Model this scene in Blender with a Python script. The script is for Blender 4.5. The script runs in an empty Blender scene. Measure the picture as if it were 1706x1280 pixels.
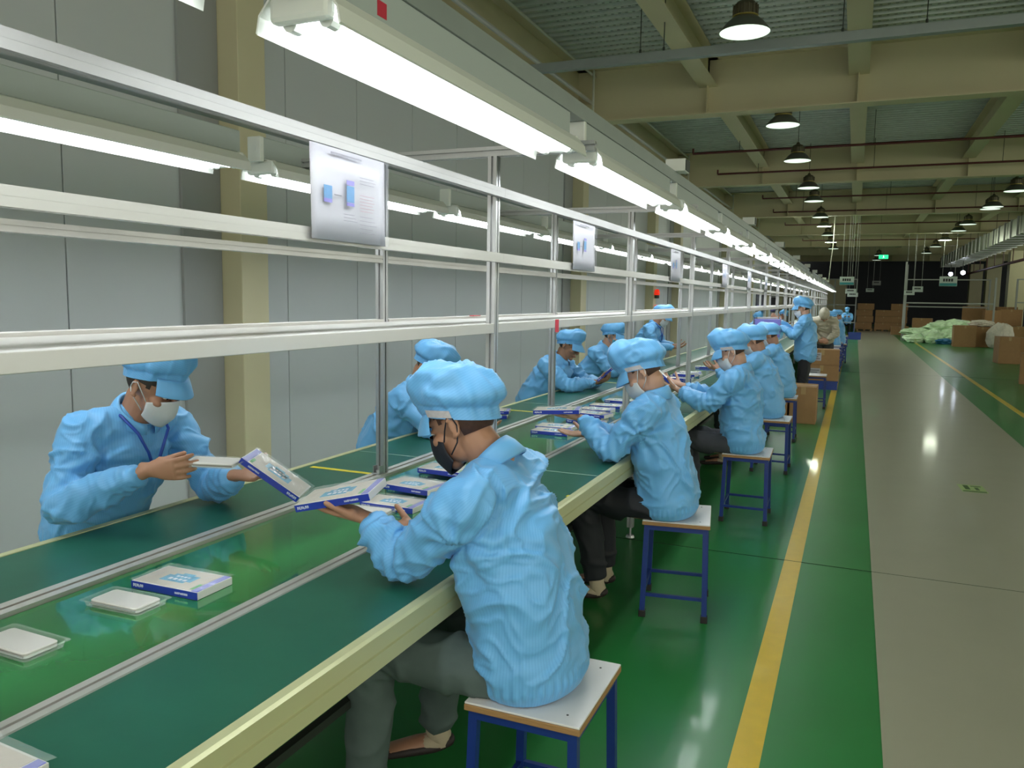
import bpy, bmesh, math, random
import numpy as np
from mathutils import Vector, Matrix
random.seed(7); np.random.seed(7)
PI = math.pi
sc = bpy.context.scene
COL = sc.collection

# ------------------------------------------------------------------ camera
cam_d = bpy.data.cameras.new('camera'); cam = bpy.data.objects.new('camera', cam_d); COL.objects.link(cam)
cam_d.sensor_width = 36.0; cam_d.lens = 1335 / 1706 * 36; cam_d.clip_end = 400; cam_d.clip_start = 0.05
cam.matrix_world = Matrix(((0.91978, -0.056671, 0.38832, 0), (0.392121, 0.093232, -0.915177, 0),
                           (0.01566, 0.99403, 0.107974, 1.6), (0, 0, 0, 1)))
sc.camera = cam
# ------------------------------------------------------------------ world, exposure
w = bpy.data.worlds.new('world'); sc.world = w; w.use_nodes = True
w.node_tree.nodes['Background'].inputs[0].default_value = (0.92, 0.90, 0.78, 1)
w.node_tree.nodes['Background'].inputs[1].default_value = 0.72
vs = sc.view_settings
vs.view_transform = 'Standard'; vs.look = 'None'; vs.gamma = 1; vs.use_curve_mapping = False
vs.exposure = 1.15
sc.cycles.use_denoising = True
sc.cycles.max_bounces = 6; sc.cycles.transparent_max_bounces = 12
TUBE_POWER = 7.6
BAY_POWER = 34.0

# ------------------------------------------------------------------ materials
MATS = {}
def mat(name, color, rough=0.5, metal=0.0, coat=0.0, noise=None, bump=None, emit=0.0, alpha=None, spec=0.5, trans=0.0, stretch=(1, 1, 1), coatr=0.05, sheen=0.0):
    """noise=(scale, amount, detail)  bump=(scale, strength, distance)"""
    m = bpy.data.materials.new(name); m.use_nodes = True
    nt = m.node_tree; b = nt.nodes['Principled BSDF']; L = nt.links
    b.inputs['Base Color'].default_value = (*color, 1)
    b.inputs['Roughness'].default_value = rough; b.inputs['Metallic'].default_value = metal
    b.inputs['Specular IOR Level'].default_value = spec
    b.inputs['Coat Weight'].default_value = coat; b.inputs['Coat Roughness'].default_value = coatr
    if sheen: b.inputs['Sheen Weight'].default_value = sheen
    if trans: b.inputs['Transmission Weight'].default_value = trans
    if emit:
        b.inputs['Emission Color'].default_value = (*color, 1); b.inputs['Emission Strength'].default_value = emit
    if alpha is not None: b.inputs['Alpha'].default_value = alpha
    tc = None
    def coord():
        nonlocal tc
        if tc is None:
            t = nt.nodes.new('ShaderNodeTexCoord'); mp = nt.nodes.new('ShaderNodeMapping')
            mp.inputs['Scale'].default_value = stretch
            L.new(t.outputs['Object'], mp.inputs[0]); tc = mp.outputs[0]
        return tc
    if noise:
        n = nt.nodes.new('ShaderNodeTexNoise'); n.inputs['Scale'].default_value = noise[0]; n.inputs['Detail'].default_value = noise[2] if len(noise) > 2 else 4
        L.new(coord(), n.inputs['Vector'])
        mx = nt.nodes.new('ShaderNodeMix'); mx.data_type = 'RGBA'
        a = noise[1]
        mx.inputs[6].default_value = (*[c * (1 - a) for c in color], 1)
        mx.inputs[7].default_value = (*[min(1, c * (1 + a)) for c in color], 1)
        L.new(n.outputs['Fac'], mx.inputs[0]); L.new(mx.outputs[2], b.inputs['Base Color'])
        m['mix'] = mx.name
    if bump:
        n = nt.nodes.new('ShaderNodeTexNoise'); n.inputs['Scale'].default_value = bump[0]; n.inputs['Detail'].default_value = 3
        L.new(coord(), n.inputs['Vector'])
        bp = nt.nodes.new('ShaderNodeBump'); bp.inputs['Strength'].default_value = bump[1]; bp.inputs['Distance'].default_value = bump[2]
        L.new(n.outputs['Fac'], bp.inputs['Height']); L.new(bp.outputs[0], b.inputs['Normal'])
    MATS[name] = m
    return m

M_floor_green = mat('green_epoxy', (0.022, 0.205, 0.045), 0.34, coat=0.18, noise=(1.3, 0.16, 6), bump=(0.9, 0.12, 0.02), coatr=0.08)
M_floor_grey = mat('grey_epoxy', (0.37, 0.36, 0.26), 0.34, coat=0.15, noise=(2.2, 0.07, 6), bump=(1.4, 0.12, 0.02), coatr=0.08)
M_yellow = mat('yellow_floor_paint', (0.70, 0.47, 0.01), 0.35, noise=(14, 0.10, 5), coat=0.2)
M_crack = mat('joint_dark', (0.02, 0.05, 0.02), 0.8)
M_wallp = mat('wall_panel_white', (0.50, 0.525, 0.54), 0.42, noise=(0.8, 0.03, 2), bump=(0.7, 0.1, 0.03))
M_cream = mat('cream_steel', (0.56, 0.51, 0.33), 0.5, noise=(3, 0.05, 3))
M_beam = mat('beam_paint', (0.62, 0.56, 0.35), 0.55, noise=(2, 0.05, 3))
M_deck = mat('galvanised_deck', (0.50, 0.57, 0.52), 0.42, metal=0.35, noise=(6, 0.2, 3))
M_alu = mat('aluminium', (0.50, 0.51, 0.52), 0.36, metal=0.7, noise=(3, 0.05, 2), stretch=(30, 30, 1))
M_alu_l = mat('light_aluminium', (0.60, 0.585, 0.56), 0.38, metal=0.35)
M_rail = mat('rail_aluminium', (0.29, 0.287, 0.28), 0.45, metal=0.3)
M_slot = mat('slot_dark', (0.10, 0.085, 0.08), 0.6)
M_creamedge = mat('cream_table_edge', (0.62, 0.62, 0.36), 0.40, metal=0.2)
M_white = mat('white_laminate', (0.74, 0.71, 0.70), 0.35, noise=(8, 0.03, 3))
M_shelf = mat('shelf_white', (0.76, 0.73, 0.70), 0.30, noise=(4, 0.03, 3))
M_belt = mat('green_belt', (0.024, 0.20, 0.055), 0.11, coat=0.6, noise=(3.0, 0.25, 5), bump=(2.2, 0.10, 0.012), coatr=0.04)
M_matg = mat('green_rubber_mat', (0.018, 0.125, 0.080), 0.34, noise=(7, 0.22, 7), bump=(60, 0.05, 0.002))
M_tapey = mat('yellow_tape', (0.80, 0.66, 0.03), 0.4)
M_tapew = mat('white_stitch', (0.45, 0.6, 0.52), 0.5)
M_rubber = mat('black_rubber', (0.02, 0.018, 0.018), 0.6)
M_blue = mat('blue_paint', (0.010, 0.035, 0.21), 0.35, noise=(9, 0.2, 4))
M_ply = mat('plywood_edge', (0.36, 0.20, 0.08), 0.6, noise=(30, 0.3, 3), stretch=(1, 1, 12))
M_screw = mat('screw_dark', (0.06, 0.05, 0.05), 0.4, metal=0.7)
M_lampw = mat('white_enamel', (0.75, 0.77, 0.73), 0.32)
M_galv = mat('galvanised_tray', (0.33, 0.37, 0.36), 0.42, metal=0.5, noise=(8, 0.08, 3))
M_tube = mat('fluorescent_tube', (0.93, 0.97, 1.0), 0.3, emit=TUBE_POWER)
M_red = mat('red_sticker', (0.55, 0.02, 0.05), 0.4)
M_redpipe = mat('dark_red_pipe', (0.10, 0.02, 0.018), 0.45)
M_rod = mat('dark_rod', (0.05, 0.06, 0.05), 0.5, metal=0.5)
M_bayb = mat('bronze_lamp_body', (0.12, 0.11, 0.07), 0.4, metal=0.6)
M_bayr = mat('lamp_reflector_inside', (0.80, 0.95, 0.80), 0.3, emit=0.42)
M_bayo = mat('lamp_reflector_outside', (0.16, 0.17, 0.14), 0.35, metal=0.6)
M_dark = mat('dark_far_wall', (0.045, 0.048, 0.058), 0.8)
M_duct = mat('duct_galvanised', (0.42, 0.45, 0.36), 0.4, metal=0.6, noise=(3, 0.15, 3))
M_cord = mat('white_cord', (0.6, 0.6, 0.5), 0.5)
M_card = mat('cardboard', (0.36, 0.20, 0.088), 0.75, noise=(12, 0.10, 4))
M_cardtape = mat('carton_tape', (0.44, 0.29, 0.13), 0.3)
M_paper = mat('paper_white', (0.42, 0.41, 0.45), 0.5)
M_plast = mat('plastic_sleeve', (0.6, 0.62, 0.72), 0.08, alpha=0.08)
M_pblue = mat('print_blue', (0.03, 0.20, 0.44), 0.45, noise=(60, 0.35, 3))
M_pviolet = mat('print_violet', (0.16, 0.13, 0.50), 0.45)
M_pgrey = mat('print_grey', (0.16, 0.15, 0.18), 0.5)
M_pred = mat('print_red', (0.36, 0.15, 0.16), 0.5)
M_spine = mat('pack_blue', (0.022, 0.045, 0.40), 0.22, coat=0.3)
M_packcard = mat('pack_card', (0.62, 0.54, 0.48), 0.35, noise=(20, 0.10, 3))
M_packwhite = mat('pack_white_edge', (0.72, 0.70, 0.68), 0.3)
M_packblue = mat('pack_picture_blue', (0.10, 0.42, 0.72), 0.25, noise=(45, 0.5, 3))
M_violetflap = mat('pack_violet_flap', (0.20, 0.20, 0.70), 0.3)
M_clear = mat('clear_blister', (0.9, 0.95, 0.93), 0.06, alpha=0.22)
M_insert = mat('white_insert', (0.66, 0.63, 0.60), 0.4)
M_letter = mat('white_lettering', (0.75, 0.78, 0.9), 0.4)
M_greenst = mat('green_sticker', (0.10, 0.45, 0.12), 0.4)
M_bin = mat('blue_bin', (0.015, 0.05, 0.30), 0.35)
M_signw = mat('sign_white', (0.55, 0.62, 0.60), 0.5)
M_signt = mat('sign_teal', (0.04, 0.28, 0.30), 0.5)
M_ink = mat('black_ink', (0.03, 0.03, 0.035), 0.5)
M_exit = mat('exit_sign_green', (0.02, 0.62, 0.22), 0.4, emit=0.9)
M_exitw = mat('exit_sign_white', (0.7, 1.0, 0.8), 0.4, emit=1.0)
M_spot = mat('spot_lamp', (0.75, 0.82, 1.0), 0.4, emit=22)
M_baggreen = mat('pale_green_plastic', (0.62, 0.80, 0.54), 0.25, noise=(9, 0.25, 5), bump=(16, 0.7, 0.03))
M_bagwhite = mat('pink_white_plastic', (0.74, 0.66, 0.58), 0.3, noise=(16, 0.25, 5), bump=(24, 0.8, 0.03))
M_frame = mat('grey_frame_tube', (0.30, 0.31, 0.30), 0.5)
M_stick = mat('luminous_sticker', (0.34, 0.47, 0.16), 0.4)
M_stickd = mat('sticker_dark_green', (0.05, 0.11, 0.02), 0.5)
M_beacon = mat('red_beacon', (0.75, 0.03, 0.01), 0.25, emit=0.35)
# people
M_skin = mat('skin', (0.42, 0.215, 0.135), 0.48, noise=(9, 0.10, 4))
M_skin2 = mat('light_skin', (0.52, 0.30, 0.21), 0.48, noise=(9, 0.08, 4))
M_skin3 = mat('tan_skin', (0.32, 0.165, 0.10), 0.48, noise=(9, 0.10, 4))
M_hair = mat('black_hair', (0.022, 0.015, 0.012), 0.5, noise=(80, 0.5, 3))
M_hairb = mat('brown_hair', (0.055, 0.022, 0.014), 0.5, noise=(80, 0.5, 3))
M_black = mat('black_mask_cloth', (0.012, 0.013, 0.022), 0.7)
M_maskw = mat('white_mask_cloth', (0.62, 0.64, 0.66), 0.7, bump=(300, 0.1, 0.001))
M_maskb = mat('blue_mask_cloth', (0.07, 0.33, 0.48), 0.7)
M_jean = mat('grey_green_denim', (0.085, 0.12, 0.115), 0.8, noise=(18, 0.18, 5), bump=(250, 0.15, 0.001))
M_jeand = mat('charcoal_denim', (0.045, 0.05, 0.062), 0.8, noise=(18, 0.2, 5))
M_troub = mat('black_trousers', (0.010, 0.012, 0.018), 0.7)
M_sock = mat('beige_sock', (0.50, 0.42, 0.30), 0.8)
M_shoe = mat('dark_slipper', (0.03, 0.02, 0.02), 0.6)
M_lany = mat('blue_lanyard', (0.02, 0.07, 0.40), 0.4)
M_patch = mat('faded_label_patch', (0.50, 0.47, 0.50), 0.6, noise=(90, 0.25, 2))
M_eyew = mat('eye_white', (0.75, 0.72, 0.70), 0.2)
M_eyed = mat('eye_dark', (0.02, 0.012, 0.01), 0.15)
M_lip = mat('lips', (0.36, 0.13, 0.10), 0.45)

def cloth(name, color, stripes):
    m = mat(name, color, 0.46, sheen=0.15, noise=(5, 0.06, 3), bump=(30, 0.12, 0.004))
    if stripes:
        nt = m.node_tree; L = nt.links; b = nt.nodes['Principled BSDF']
        at = nt.nodes.new('ShaderNodeAttribute'); at.attribute_name = 'stripe'
        mu = nt.nodes.new('ShaderNodeMath'); mu.operation = 'MULTIPLY'; mu.inputs[1].default_value = 2 * PI / 0.0075
        si = nt.nodes.new('ShaderNodeMath'); si.operation = 'SINE'
        mr = nt.nodes.new('ShaderNodeMapRange'); mr.inputs[1].default_value = 0.35; mr.inputs[2].default_value = 1.0; mr.inputs[3].default_value = 0; mr.inputs[4].default_value = 0.26
        L.new(at.outputs['Fac'], mu.inputs[0]); L.new(mu.outputs[0], si.inputs[0]); L.new(si.outputs[0], mr.inputs[0])
        mx = nt.nodes.new('ShaderNodeMix'); mx.data_type = 'RGBA'
        old = nt.nodes[m['mix']]
        L.new(mr.outputs[0], mx.inputs[0]); L.new(old.outputs[2], mx.inputs[6])
        mx.inputs[7].default_value = (color[0] * 0.30, color[1] * 0.55, color[2] * 0.75, 1)
        L.new(mx.outputs[2], b.inputs['Base Color'])
    return m
SKY = (0.155, 0.455, 0.84)
M_cloth = cloth('blue_striped_cleanroom_cloth', SKY, True)
M_clothp = cloth('blue_cleanroom_cloth', SKY, False)
M_beige = cloth('beige_cleanroom_cloth', (0.46, 0.42, 0.32), False)

# ------------------------------------------------------------------ object helpers
def setp(o, label=None, cat=None, group=None, kind=None):
    if label: o['label'] = label
    if cat: o['category'] = cat
    if group: o['group'] = group
    if kind: o['kind'] = kind
    return o
def empty(name, loc=(0, 0, 0), rz=0, label=None, cat=None, group=None, kind=None):
    o = bpy.data.objects.new(name, None); COL.objects.link(o)
    o.location = loc; o.rotation_euler = (0, 0, rz); o.empty_display_size = 0.1
    return setp(o, label, cat, group, kind)
def link(name, me, m, parent=None, loc=None, rot=None, smooth=False):
    if m is not None and not me.materials: me.materials.append(m)
    if smooth:
        me.polygons.foreach_set('use_smooth', [True] * len(me.polygons))
    o = bpy.data.objects.new(name, me); COL.objects.link(o)
    if parent: o.parent = parent
    if loc: o.location = loc
    if rot: o.rotation_euler = rot
    return o
def obj(name, bm, m, parent=None, loc=None, rot=None, smooth=False):
    me = bpy.data.meshes.new(name); bm.normal_update(); bm.to_mesh(me); bm.free()
    return link(name, me, m, parent, loc, rot, smooth)
def copy_tree(o, parent=None):
    c = o.copy(); COL.objects.link(c)
    if parent: c.parent = parent
    for ch in list(o.children): copy_tree(ch, c)
    return c
def B(): return bmesh.new()
def box(bm, x0, x1, y0, y1, z0, z1, bev=0.0, M=None):
    r = bmesh.ops.create_cube(bm, size=1)
    vs_ = r['verts']
    for v in vs_:
        v.co = Vector(((x0 + x1) / 2 + v.co.x * (x1 - x0), (y0 + y1) / 2 + v.co.y * (y1 - y0), (z0 + z1) / 2 + v.co.z * (z1 - z0)))
    if bev:
        es = list({e for v in vs_ for e in v.link_edges})
        r2 = bmesh.ops.bevel(bm, geom=es, offset=bev, segments=2, affect='EDGES', profile=0.5)
        vs_ = list({v for f in r2['faces'] for v in f.verts} | {v for v in vs_ if v.is_valid})
    if M is not None:
        for v in vs_: v.co = M @ v.co
    return bm
def cyl(bm, p0, p1, r0, r1=None, seg=12, cap=True):
    r1 = r0 if r1 is None else r1
    p0 = Vector(p0); p1 = Vector(p1); d = p1 - p0
    q = d.to_track_quat('Z', 'Y').to_matrix().to_4x4()
    bmesh.ops.create_cone(bm, cap_ends=cap, segments=seg, radius1=r0, radius2=r1, depth=d.length, matrix=Matrix.Translation((p0 + p1) / 2) @ q)
    return bm
def prism(bm, pts, axis, a, b):
    """extrude a closed 2D outline along an axis; outline coords are the other two axes in order"""
    def mk(p, t):
        if axis == 'x': return (t, p[0], p[1])
        if axis == 'y': return (p[0], t, p[1])
        return (p[0], p[1], t)
    v0 = [bm.verts.new(mk(p, a)) for p in pts]; v1 = [bm.verts.new(mk(p, b)) for p in pts]
    n = len(pts)
    for i in range(n):
        bm.faces.new((v0[i], v0[(i + 1) % n], v1[(i + 1) % n], v1[i]))
    bm.faces.new(v0[::-1]); bm.faces.new(v1)
    bmesh.ops.recalc_face_normals(bm, faces=bm.faces)
    return bm
def lathe(bm, prof, seg=24, c=(0, 0, 0)):
    rings = []
    for r, z in prof:
        rings.append([bm.verts.new((c[0] + r * math.cos(2 * PI * k / seg), c[1] + r * math.sin(2 * PI * k / seg), c[2] + z)) for k in range(seg)])
    for a, b_ in zip(rings[:-1], rings[1:]):
        for k in range(seg):
            bm.faces.new((a[k], a[(k + 1) % seg], b_[(k + 1) % seg], b_[k]))
    return bm
def tslot(w=0.04, h=0.04, s=0.010, d=0.013, cx=0, cy=0):
    """outline of an aluminium profile with a groove in each side"""
    a, b = w / 2, h / 2; t = s / 2
    p = [(-a, -b), (-t, -b), (-t, -b + d), (t, -b + d), (t, -b), (a, -b), (a, -t), (a - d, -t), (a - d, t), (a, t), (a, b),
         (t, b), (t, b - d), (-t, b - d), (-t, b), (-a, b), (-a, t), (-a + d, t), (-a + d, -t), (-a, -t)]
    return [(cx + x, cy + y) for x, y in p]
def tube_path(bm, pts, r, seg=8):
    pts = [Vector(p) for p in pts]; rings = []
    up = Vector((0.31, 0.17, 0.93)).normalized()
    for i, p in enumerate(pts):
        t = (pts[min(i + 1, len(pts) - 1)] - pts[max(i - 1, 0)]).normalized()
        s = t.cross(up)
        if s.length < 0.1: s = t.cross(Vector((1, 0, 0)))
        s.normalize(); u = s.cross(t)
        rings.append([bm.verts.new(p + (s * math.cos(2 * PI * k / seg) + u * math.sin(2 * PI * k / seg)) * r) for k in range(seg)])
    for a, b_ in zip(rings[:-1], rings[1:]):
        for k in range(seg): bm.faces.new((a[k], a[(k + 1) % seg], b_[(k + 1) % seg], b_[k]))
    bm.faces.new(rings[0][::-1]); bm.faces.new(rings[-1])
    return bm

# ================================================================== THE SETTING
Y0, Y1 = -3.0, 66.0
def struct(name, bm, m, label=None, parent=None, smooth=False):
    o = obj(name, bm, m, parent, smooth=smooth)
    if not parent: setp(o, label=label, kind='structure')
    elif label: o['label'] = label
    return o
bm = box(B(), -4.6, 30, Y0, 74, -0.2, 0); floor = struct('floor', bm, M_floor_green, 'glossy green epoxy factory floor')
struct('floor_walkway', box(B(), 0.18, 1.84, Y0, 60, -0.01, 0.0015), M_floor_grey, 'wide grey painted walkway down the hall floor')
struct('floor_line', box(B(), -0.315, -0.215, Y0, 45, -0.01, 0.0015), M_yellow, 'yellow floor line beside the stools')
struct('floor_line', box(B(), 2.30, 2.39, Y0, 60, -0.01, 0.0015), M_yellow, 'yellow floor line beyond the grey walkway')
for yj in (5.12, 20.0, 35.0):
    struct('floor_joint', box(B(), -4.2, 20, yj - 0.003, yj + 0.003, -0.01, 0.002), M_crack, 'thin dark joint across the floor' if yj < 6 else 'distant dark joint across the floor')
# left wall of sandwich panels
PW = 0.985
wall = empty('wall_left', (-4.2, 0, 0), kind='structure')
pb = box(B(), -0.08, 0.0, 0.004, PW - 0.004, 0.0, 4.45, bev=0.004)
pme = None
k = 0; y = 3.29 - 6 * PW
while y < 64:
    if pme is None:
        p = obj('panel', pb, M_wallp, wall); pme = p.data
    else: p = link('panel', pme, None, wall)
    p.location = (0, y, 0); y += PW
struct('backing', box(B(), -0.14, -0.081, Y0, Y1, 0, 4.45), M_slot, parent=wall)
struct('baseboard_left', box(B(), -4.2, -4.185, Y0, Y1, 0, 0.10), M_alu_l, 'pale metal skirting along the left wall')
# columns along the wall, every 7.6 m; every one carries a transverse beam
def isec(bm, x0, x1, y0, y1, z0, z1, ax, tf=0.018, wv=0.012):
    """I-section beam with its axis along x or y"""
    if ax == 'x':
        c = (y0 + y1) / 2
        box(bm, x0, x1, y0, y1, z0, z0 + tf); box(bm, x0, x1, y0, y1, z1 - tf, z1); box(bm, x0, x1, c - wv / 2, c + wv / 2, z0 + tf, z1 - tf)
    else:
        c = (x0 + x1) / 2
        box(bm, x0, x1, y0, y1, z0, z0 + tf); box(bm, x0, x1, y0, y1, z1 - tf, z1); box(bm, c - wv / 2, c + wv / 2, y0, y1, z0 + tf, z1 - tf)
    return bm
YB = [4.65 + 7.65 * k for k in range(-1, 8)]
for i, yb in enumerate(YB[1:]):
    struct('column', box(B(), -4.24, -4.0, yb - 0.14, yb + 0.14, 0, 4.45, bev=0.006), M_cream, 'cream steel column against the left wall, number %s from the camera' % ['one', 'two', 'three', 'four', 'five', 'six', 'seven', 'eight'][i])
struct('column', box(B(), -4.24, -4.02, 17.2, 17.48, 0, 4.45, bev=0.006), M_cream, 'slim cream post carrying the red beacon')
for i, yb in enumerate(YB):
    bm = isec(B(), -4.3, 28, yb - 0.14, yb + 0.14, 4.30, 5.10, 'x')
    for xs in (-2.16, -0.13, 2.05, 4.2, 6.3):
        box(bm, xs - 0.006, xs + 0.006, yb - 0.13, yb + 0.13, 4.32, 5.08)
    struct('beam', bm, M_beam, 'deep cream I-beam across the hall')
for xs in (-2.16, -0.13, 2.05, 4.2, 6.35, 8.5, 10.7):
    struct('beam', isec(B(), xs - 0.13, xs + 0.13, Y0, 62, 4.70, 5.10, 'y'), M_beam, 'cream secondary beam running down the hall under the deck')
for i, yb in enumerate(YB[1:]):  # stands in for a recess, its darker tone put into a flat grey strip
    struct('trim_%d' % (i + 2), box(B(), -4.2, -4.175, yb - 0.50, yb - 0.142, 0.1, 4.44, bev=0.003), mat('trim_grey', (0.30, 0.31, 0.31), 0.5) if i == 0 else bpy.data.materials['trim_grey'], 'darker grey flashing strip beside a wall column')
# edge beam over the wall, pipe and gutter
struct('beam', isec(B(), -4.32, -4.02, Y0, 64, 4.55, 5.10, 'y'), M_beam, 'cream edge beam over the left wall')
struct('trim_1', prism(B(), [(-4.20, 4.45), (-4.06, 4.45), (-4.06, 4.50), (-4.17, 4.53), (-4.20, 4.53)], 'y', Y0, 62), M_alu_l, 'pale capping strip on top of the left wall')
# corrugated deck
bm = B(); pitch = 0.20; pts = []
y = Y0
while y < 66:
    pts += [(y, 5.12), (y + 0.075, 5.12), (y + 0.095, 5.21), (y + 0.18, 5.21)]; y += pitch
va = [bm.verts.new((-4.6, a, b)) for a, b in pts]; vb = [bm.verts.new((28, a, b)) for a, b in pts]
for a in range(len(pts) - 1): bm.faces.new((va[a], va[a + 1], vb[a + 1], vb[a]))
ceil = struct('ceiling', bm, M_deck, 'corrugated galvanised roof deck')
struct('backing', box(B(), -4.6, 28, Y0, 66, 5.215, 5.3), M_slot, parent=ceil)
# embossed rows on the deck ribs near the camera
V = []; F = []
for j in range(0, 46):
    yy = Y0 + 40 * pitch + j * pitch + 0.0375
    for q in range(0, 75):
        xx = -3.7 + q * 0.09; n = len(V)
        V += [(xx + a * 0.016, yy + b_ * 0.012, c) for c in (5.1195, 5.114) for a, b_ in ((-1, -1), (1, -1), (1, 1), (-1, 1))]
        F += [(n + 4, n + 7, n + 6, n + 5)] + [(n + a, n + (a + 1) % 4, n + 4 + (a + 1) % 4, n + 4 + a) for a in range(4)]
me = bpy.data.meshes.new('rib_embossing'); me.from_pydata(V, [], F)
o = link('rib_embossing', me, mat('embossed_steel', (0.26, 0.30, 0.27), 0.4, metal=0.4), ceil); o['kind'] = 'stuff'
# far end
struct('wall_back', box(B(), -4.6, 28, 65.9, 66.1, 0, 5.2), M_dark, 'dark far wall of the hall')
struct('wall_far_left', box(B(), -4.6, -0.6, 58, 58.2, 0, 3.1), M_cream, 'dim cream partition at the far end of the line')
for i, yb in enumerate((40.0, 47.65, 55.3, 62.9)):
    struct('column', box(B(), 7.05, 7.8, yb - 0.375, yb + 0.375, 0, 4.3, bev=0.01), M_cream, 'wide cream clad column at the right, %s of four from the camera' % ['first', 'second', 'third', 'fourth'][i])

# ================================================================== CONVEYOR TABLE
TZ = 0.78
YE = 47.5
tb = empty('conveyor_table', (-1.7, 3.0, 0), label='long green topped assembly conveyor table with aluminium rails', cat='table')
def tp(name, bm, m, smooth=False):
    for v in bm.verts: v.co -= Vector((-1.7, 3.0, 0))
    return obj(name, bm, m, tb, smooth=smooth)
tp('belt', box(B(), -1.935, -1.445, -1.5, YE, TZ - 0.030, TZ - 0.008, bev=0.002), M_belt)
seams = [3.52 + 2.25 * k for k in range(-3, 20)]; seams = [seams[0], *seams[3:]]
for a, b_ in zip(seams[:-1], seams[1:]):
    tp('mat', box(B(), -2.37, -2.005, a + 0.0015, b_ - 0.0015, TZ - 0.03, TZ, bev=0.0015), M_matg)
    tp('mat', box(B(), -1.395, -1.045, a + 0.0015, b_ - 0.0015, TZ - 0.03, TZ, bev=0.0015), M_matg)
for s in seams[:12]:
    tp('seam_strip', box(B(), -2.36, -2.01, s - 0.003, s + 0.003, TZ - 0.002, TZ + 0.0008), M_tapew)
    tp('seam_strip', box(B(), -1.39, -1.05, s - 0.003, s + 0.003, TZ - 0.002, TZ + 0.0008), M_tapew)
# rails: two light lips with a slot between
for xa, xb in ((-2.005, -1.935), (-1.445, -1.395)):
    wd = xb - xa
    pts = [(xa, TZ - 0.05), (xb, TZ - 0.05), (xb, TZ + 0.004), (xa + wd * 0.60, TZ + 0.004), (xa + wd * 0.60, TZ - 0.006), (xa + wd * 0.42, TZ - 0.006), (xa + wd * 0.42, TZ + 0.004), (xa, TZ + 0.004)]
    r = tp('rail', prism(B(), pts, 'y', -1.5, YE), M_alu_l)
    tp('rail_slot', box(B(), xa + wd * 0.43, xa + wd * 0.59, -1.5, YE, TZ - 0.0059, TZ - 0.004), mat('slot_brown', (0.16, 0.09, 0.08), 0.6))
# cream front edge profile, with a groove; and the back one
pts = [(-1.045, TZ - 0.085), (-1.012, TZ - 0.085), (-1.012, TZ - 0.046), (-1.017, TZ - 0.043), (-1.017, TZ - 0.039), (-1.012, TZ - 0.036), (-1.012, TZ + 0.002), (-1.022, TZ + 0.006), (-1.045, TZ + 0.006)]
tp('edge_profile', prism(B(), pts, 'y', -1.5, YE), M_creamedge)
tp('edge_profile', box(B(), -2.40, -2.37, -1.5, YE, TZ - 0.085, TZ + 0.003, bev=0.002), M_creamedge)
for k in range(-1, 19):
    yy = 5.17 + 2.25 * k
    for xx in (-1.31, -2.10):
        bm = prism(B(), tslot(cx=xx, cy=yy), 'z', 0.07, TZ - 0.05); lg = tp('leg', bm, M_alu)
        if k < 6:
            bm = B(); cyl(bm, (xx, yy, 0), (xx, yy, 0.016), 0.03, 0.024, 14); cyl(bm, (xx, yy, 0.012), (xx, yy, 0.075), 0.007, None, 8)
            f = tp('foot', bm, M_alu); f.parent = lg
    tp('cross_bar', box(B(), -2.36, -1.05, yy - 0.02, yy + 0.02, TZ - 0.085, TZ - 0.032), M_frame)
for xx in (-1.31, -2.10):
    tp('stretcher', box(B(), xx - 0.012, xx + 0.012, -1.5, YE, 0.39, 0.415), M_rod)
tp('belt_tray', box(B(), -1.93, -1.45, -1.5, YE, 0.62, 0.64), M_rod)
# yellow tape marks across the mats
for i, (x0, x1, yy) in enumerate(((-2.34, -2.01, 3.085), (-2.34, -2.01, 5.32), (-2.34, -2.01, 7.57), (-1.06, -1.04, 3.1))):
    tp('tape_mark', box(B(), x0, x1, yy - 0.014, yy + 0.014, TZ - 0.001, TZ + 0.0012), M_tapey)

# ================================================================== OVERHEAD SHELF FRAME
XF, XR = -1.42, -1.97
fr = empty('shelf_frame', (-1.7, 3.12, 0.784), label='aluminium profile frame with white shelves standing on the conveyor table', cat='shelf frame')
def fp(name, bm, m, par=None, smooth=False):
    for v in bm.verts: v.co -= Vector((-1.7, 3.12, 0.784))
    return obj(name, bm, m, par or fr, smooth=smooth)
PY = [3.12 + 2.25 * k for k in range(-2, 20)]
for k, yy in enumerate(PY):
    p = fp('post', prism(B(), tslot(cx=XF, cy=yy), 'z', TZ + 0.004, 2.18), M_alu)
    p2 = fp('post', prism(B(), tslot(cx=XR, cy=yy), 'z', TZ + 0.004, 2.18), M_alu)
    for xx in (XR,):
        bm = B(); box(bm, xx - 0.018, xx + 0.018, yy - 0.056, yy - 0.0205, TZ + 0.004, TZ + 0.010, bev=0.001)
        box(bm, xx - 0.018, xx - 0.013, yy - 0.05, yy - 0.0205, TZ + 0.01, TZ + 0.042); box(bm, xx + 0.013, xx + 0.018, yy - 0.05, yy - 0.0205, TZ + 0.01, TZ + 0.042)
        cyl(bm, (xx, yy - 0.0375, TZ + 0.01), (xx, yy - 0.0375, TZ + 0.022), 0.008, None, 6)
        if k < 9: fp('bracket', bm, M_alu, None)
        else: bm.free()
    fp('cross_beam', prism(B(), [(a, b) for a, b in tslot(0.04, 0.04, cx=yy, cy=2.20)], 'x', -2.46, -0.98), M_alu)
ya, yb_ = PY[0], PY[-1]
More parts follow.
